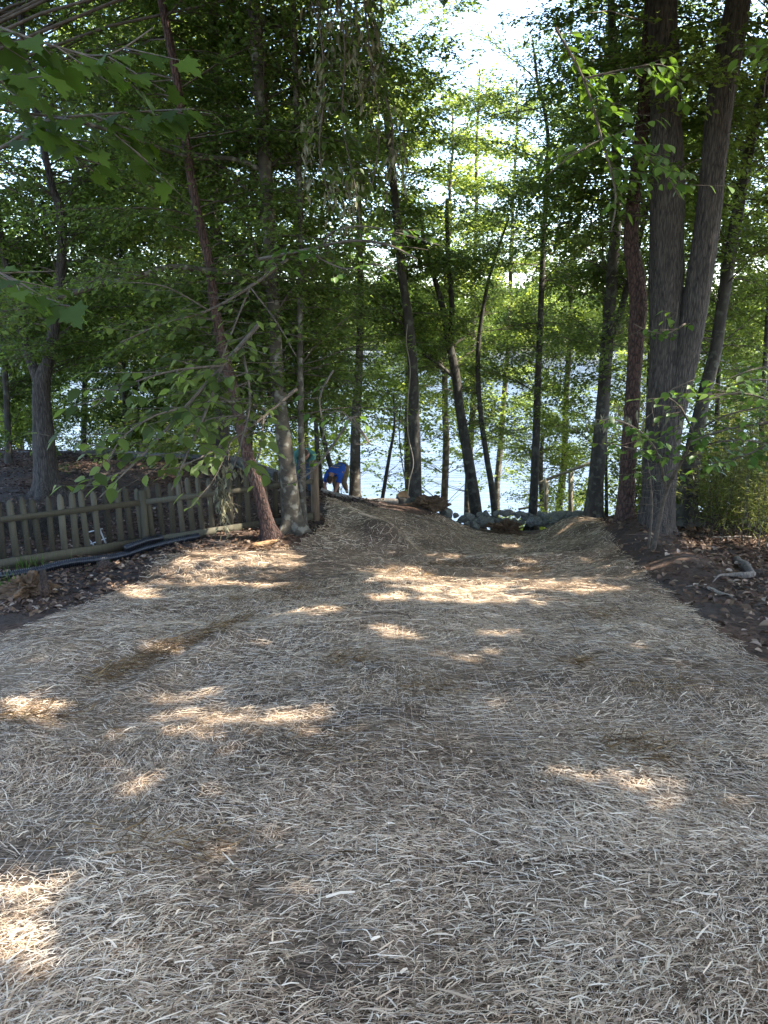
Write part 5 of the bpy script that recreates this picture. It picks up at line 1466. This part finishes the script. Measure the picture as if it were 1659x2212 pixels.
M_khaki = simple('khaki_canvas', [(.3, (.15, .10, .06)), (.7, (.26, .19, .11))], scale=9, bump=.4, dist=.01, rough=.9)
M_jeans = simple('dark_jeans', [(.3, (.03, .05, .08)), (.7, (.06, .09, .13))], scale=9, bump=.4, dist=.01, rough=.9)
M_shoe = simple('black_shoe', [(.3, (.01, .01, .012)), (.7, (.03, .03, .03))], bump=.1)
M_hair = simple('short_brown_hair', [(.3, (.03, .018, .012)), (.7, (.08, .05, .035))], scale=40, bump=.5, dist=.003)
M_yel = simple('yellow_print', [(.3, (.75, .42, .04)), (.7, (.85, .55, .08))], bump=0)
M_olive = simple('olive_print', [(.3, (.12, .15, .05)), (.7, (.22, .24, .10))], bump=0, scale=25)

def head(root, c, look, up, s=1.0):
    """head with brow, nose, mouth, ears; hair cap"""
    look = Vector(look).normalized(); up = Vector(up); up = (up - look * up.dot(look)).normalized(); side = look.cross(up)
    import bmesh
    def build(hair):
        bm = bmesh.new(); bmesh.ops.create_uvsphere(bm, u_segments=24, v_segments=18, radius=1)
        for v in bm.verts:
            x, y, z = v.co      # x side, y forward, z up
            X = x * .076; Yy = y * .098; Z = z * .118
            if z < 0: X *= 1 - .28 * (-z); Yy *= 1 - .12 * (-z)
            if y > .55 and not hair:
                if abs(x) < .22 and -.35 < z < .12: Yy += .026 * (1 - abs(x) / .22) * (1 - abs(z + .15) / .25 if abs(z + .15) < .25 else 0)   # nose
                if .0 < z < .22 and .2 < abs(x) < .6: Yy -= .010       # eye sockets
                if -.58 < z < -.44 and abs(x) < .35: Yy -= .005         # mouth
            if abs(x) > .93 and abs(z) < .2 and not hair: X *= 1.16        # ears
            k = 1.045 if hair else 1.0
            v.co = (side * X + look * Yy + up * Z) * s * k
        if hair:
            bmesh.ops.delete(bm, geom=[v for v in bm.verts if (v.co.dot(look) > .030 * s and v.co.dot(up) < .075 * s) or v.co.dot(up) < -.035 * s], context='VERTS')
        for f in bm.faces: f.smooth = True
        me = bpy.data.meshes.new('head'); bm.to_mesh(me); bm.free(); return me
    link('head', build(False), M_skin, root, Vector(c)); link('hair', build(True), M_hair, root, Vector(c))
    for k in (-1, 1):
        bm = bmesh.new(); bmesh.ops.create_uvsphere(bm, u_segments=8, v_segments=6, radius=.011 * s)
        me = bpy.data.meshes.new('eye'); bm.to_mesh(me); bm.free()
        link('eye', me, M_shoe, root, Vector(c) + side * .03 * k * s + look * .084 * s + up * .012 * s)

def hand_chains(wrist, fwd, palm_n, r0=.011):
    fwd = Vector(fwd).normalized(); n_ = Vector(palm_n).normalized(); sd = fwd.cross(n_).normalized(); w_ = Vector(wrist)
    ch = []
    palm = w_ + fwd * .05
    ch.append([(tuple(w_), (.026, .02)), (tuple(palm), (.038, .017)), (tuple(w_ + fwd * .085), (.036, .015))])
    for k, l in zip((-1.5, -.5, .5, 1.5), (.062, .075, .08, .07)):
        b = w_ + fwd * .088 + sd * .019 * k
        ch.append([(tuple(w_ + fwd * .085), (.036, .015)), (tuple(b), .010), (tuple(b + fwd * l * .5 + n_ * .006), .009), (tuple(b + fwd * l * .85 + n_ * .026), .008)])
    b = w_ + fwd * .03 + sd * .034
    ch.append([(tuple(palm), (.038, .017)), (tuple(b), .011), (tuple(b + fwd * .03 + sd * .022), .010), (tuple(b + fwd * .058 + sd * .022 + n_ * .012), .009)])
    return ch

def person(label, origin, J, shirt, pants, longsleeve=False, print_=False, sc_=1.0):
    """J: joints in local metres"""
    root = thing('person', origin, label, 'person')
    v = {k: Vector(p) for k, p in J.items()}
    mid = lambda a, b, t=.5: v[a].lerp(v[b], t)
    T = lambda p: tuple(p)
    pel, ch_, nk = v['pelvis'], v['chest'], v['neck']
    spine = mid('pelvis', 'chest')
    # one continuous body
    chains = [[(T(pel), .13), (T(spine), .125), (T(ch_), .135), (T(nk), .06), (T(v['head'].lerp(nk, .35)), .052)]]
    for s in 'LR':
        chains.append([(T(ch_), .135), (T(v['sh' + s]), .062), (T(mid('sh' + s, 'el' + s)), .05), (T(v['el' + s]), .042), (T(mid('el' + s, 'wr' + s, .4)), .042), (T(v['wr' + s]), .027)])
        fw = v['wr' + s] - v['el' + s]
        fw = Vector((fw.x * .5, fw.y * .6 - .5 * fw.length, -.25 * fw.length))
        chains += hand_chains(v['wr' + s], fw, (0, -.2, -1))
        chains.append([(T(pel), .13), (T(v['hip' + s]), .095), (T(mid('hip' + s, 'kn' + s)), .08), (T(v['kn' + s]), .058), (T(mid('kn' + s, 'an' + s, .35)), .056), (T(v['an' + s]), .036)])
    link('body', skin_mesh('body', chains), M_skin, root)
    sh = [[(T(pel.lerp(spine, .05)), (.165, .15)), (T(spine), (.165, .145)), (T(ch_), (.18, .15)), (T(ch_.lerp(nk, .6)), (.12, .10)), (T(ch_.lerp(nk, .85)), (.075, .07))]]
    for s in 'LR':
        sh.append([(T(ch_), (.18, .15)), (T(v['sh' + s]), .088), (T(mid('sh' + s, 'el' + s, .5)), .078), (T(mid('sh' + s, 'el' + s, .8)), .080)])
    link('shirt', skin_mesh('shirt', sh), shirt, root)
    pa = [[(T(pel.lerp(spine, .15)), .148), (T(pel), .15)]]
    for s in 'LR':
        pa.append([(T(pel), .15), (T(v['hip' + s]), .112), (T(mid('hip' + s, 'kn' + s)), .096), (T(v['kn' + s]), .078), (T(mid('kn' + s, 'an' + s, .4)), .075), (T(mid('kn' + s, 'an' + s, .93)), .066)])
    link('trousers', skin_mesh('trousers', pa), pants, root)
    for s in 'LR':
        a = v['an' + s]
        fo = Vector(J.get('toe', (0, -1, 0))).normalized()
        link('shoe', skin_mesh('shoe', [[(T(a - fo * .05 + Vector((0, 0, .01))), .044), (T(a + fo * .04 + Vector((0, 0, -.02))), (.045, .045)), (T(a + fo * .13 + Vector((0, 0, -.035))), (.046, .032)), (T(a + fo * .18 + Vector((0, 0, -.04))), (.035, .024))]]), M_shoe, root)
    lk = v['look']
    head(root, v['head'], lk, Vector(J['headup']))
    return root, v

o1 = P(731, 1078, 17.75); o1[2] = gz(o1[0], o1[1]) + .02
J1 = dict(pelvis=(.12, .38, .70), chest=(-.07, .02, .70), neck=(-.16, -.14, .60), head=(-.19, -.25, .49), look=(-.1, -.25, -1), headup=(-.1, -1, .1),
          shL=(-.27, -.04, .60), elL=(-.33, -.14, .33), wrL=(-.28, -.22, .10), shR=(.07, -.10, .58), elR=(-.0, -.2, .33), wrR=(-.11, -.30, .09),
          hipL=(.02, .40, .66), knL=(-.10, .10, .38), anL=(-.08, .38, .10), hipR=(.19, .36, .66), knR=(.14, .06, .36), anR=(.20, .34, .10), toe=(.1, -1, 0))
man, v1 = person('man in a blue T-shirt and khaki trousers bending over with both hands on the ground', o1, J1, M_blue, M_khaki)
# yellow lettering arc and olive emblem across the back of the shirt: follow the shirt's surface
dg = bpy.context.evaluated_depsgraph_get(); bpy.context.view_layer.update()
shirt = [c_ for c_ in man.children if c_.name.startswith('shirt')][0]
def on_shirt(x, y, lift):
    ok, loc, nn, _ = shirt.ray_cast(Vector((x, y, 2)), Vector((0, 0, -1)))
    return (np.array(loc + nn * lift), np.array(nn)) if ok else (None, None)
mb = MB()
ax = Vector((.19, .36, 0)).normalized(); sx = Vector((ax.y, -ax.x, 0))
def patch(cx, cy, wx, wy, rot=0):
    ca, sa = math.cos(rot), math.sin(rot)
    vs = []
    for a, b in ((-1, -1), (1, -1), (1, 1), (-1, 1)):
        u = (a * wx * ca - b * wy * sa) / 2 + cx; w_ = (a * wx * sa + b * wy * ca) / 2 + cy
        p, nn = on_shirt(v1['chest'].x + sx.x * u + ax.x * w_, v1['chest'].y + sx.y * u + ax.y * w_, .006)
        if p is None: return
        vs.append(p)
    mb.add(vs, [[0, 1, 2, 3]])
for k in range(9):
    th = (k - 4) / 4 * .95
    cx, cy = .125 * math.sin(th), .02 - .06 * math.cos(th)
    # strokes of blocky letters
    patch(cx - .009 * math.cos(th), cy + .009 * math.sin(th), .006, .038, -th)
    patch(cx + .009 * math.cos(th), cy - .009 * math.sin(th), .006, .038, -th)
    patch(cx, cy + (.014 if k % 2 else -.014), .016, .006, -th)
if mb.n: link('lettering', mb.mesh('lettering'), M_yel, man)
mb = MB()
for k in range(7):
    for j in range(3): patch((k - 3) * .026, .06 + j * .026, .024, .024)
if mb.n: link('emblem', mb.mesh('emblem'), M_olive, man)

o2 = P(662, 1078, 14.6); o2[2] = gz(o2[0], o2[1])
J2 = dict(pelvis=(-.05, .42, .78), chest=(-.03, .12, .98), neck=(0.0, -.04, 1.02), head=(.02, -.15, .98), look=(.1, -.6, -.8), headup=(0, -.6, .6),
          shL=(-.22, .06, .94), elL=(-.27, -.04, .70), wrL=(-.22, -.16, .50), shR=(.15, .04, .94), elR=(.14, -.05, .72), wrR=(.13, -.16, .52),
          hipL=(-.14, .42, .74), knL=(-.15, .22, .42), anL=(-.14, .45, .10), hipR=(.05, .42, .74), knR=(.06, .18, .42), anR=(.05, .42, .10), toe=(0, -1, 0))
J2 = {k: tuple(np.array(p) * 1.04) if k not in ('look', 'headup', 'toe') else p for k, p in J2.items()}
person('man in a teal T-shirt and jeans leaning forward behind the beech trunks at the fence', o2, J2, M_teal, M_jeans)
clod('yellow_tool', 'small yellow tool handle lying behind the fence near the thick beech', 'tool', 614, 1064, 13.6, (.05, .05, .04), 3, M_yel, 3, .2, z=-1.35)

import collections
_c = collections.Counter(); _seen = set()
for o in bpy.data.objects:
    if o.type == 'MESH' and o.data.name not in _seen:
        _seen.add(o.data.name); _c[o.name.split('.')[0]] += len(o.data.loops) - 2 * len(o.data.polygons)
print('tris', sum(_c.values()), _c.most_common(9))
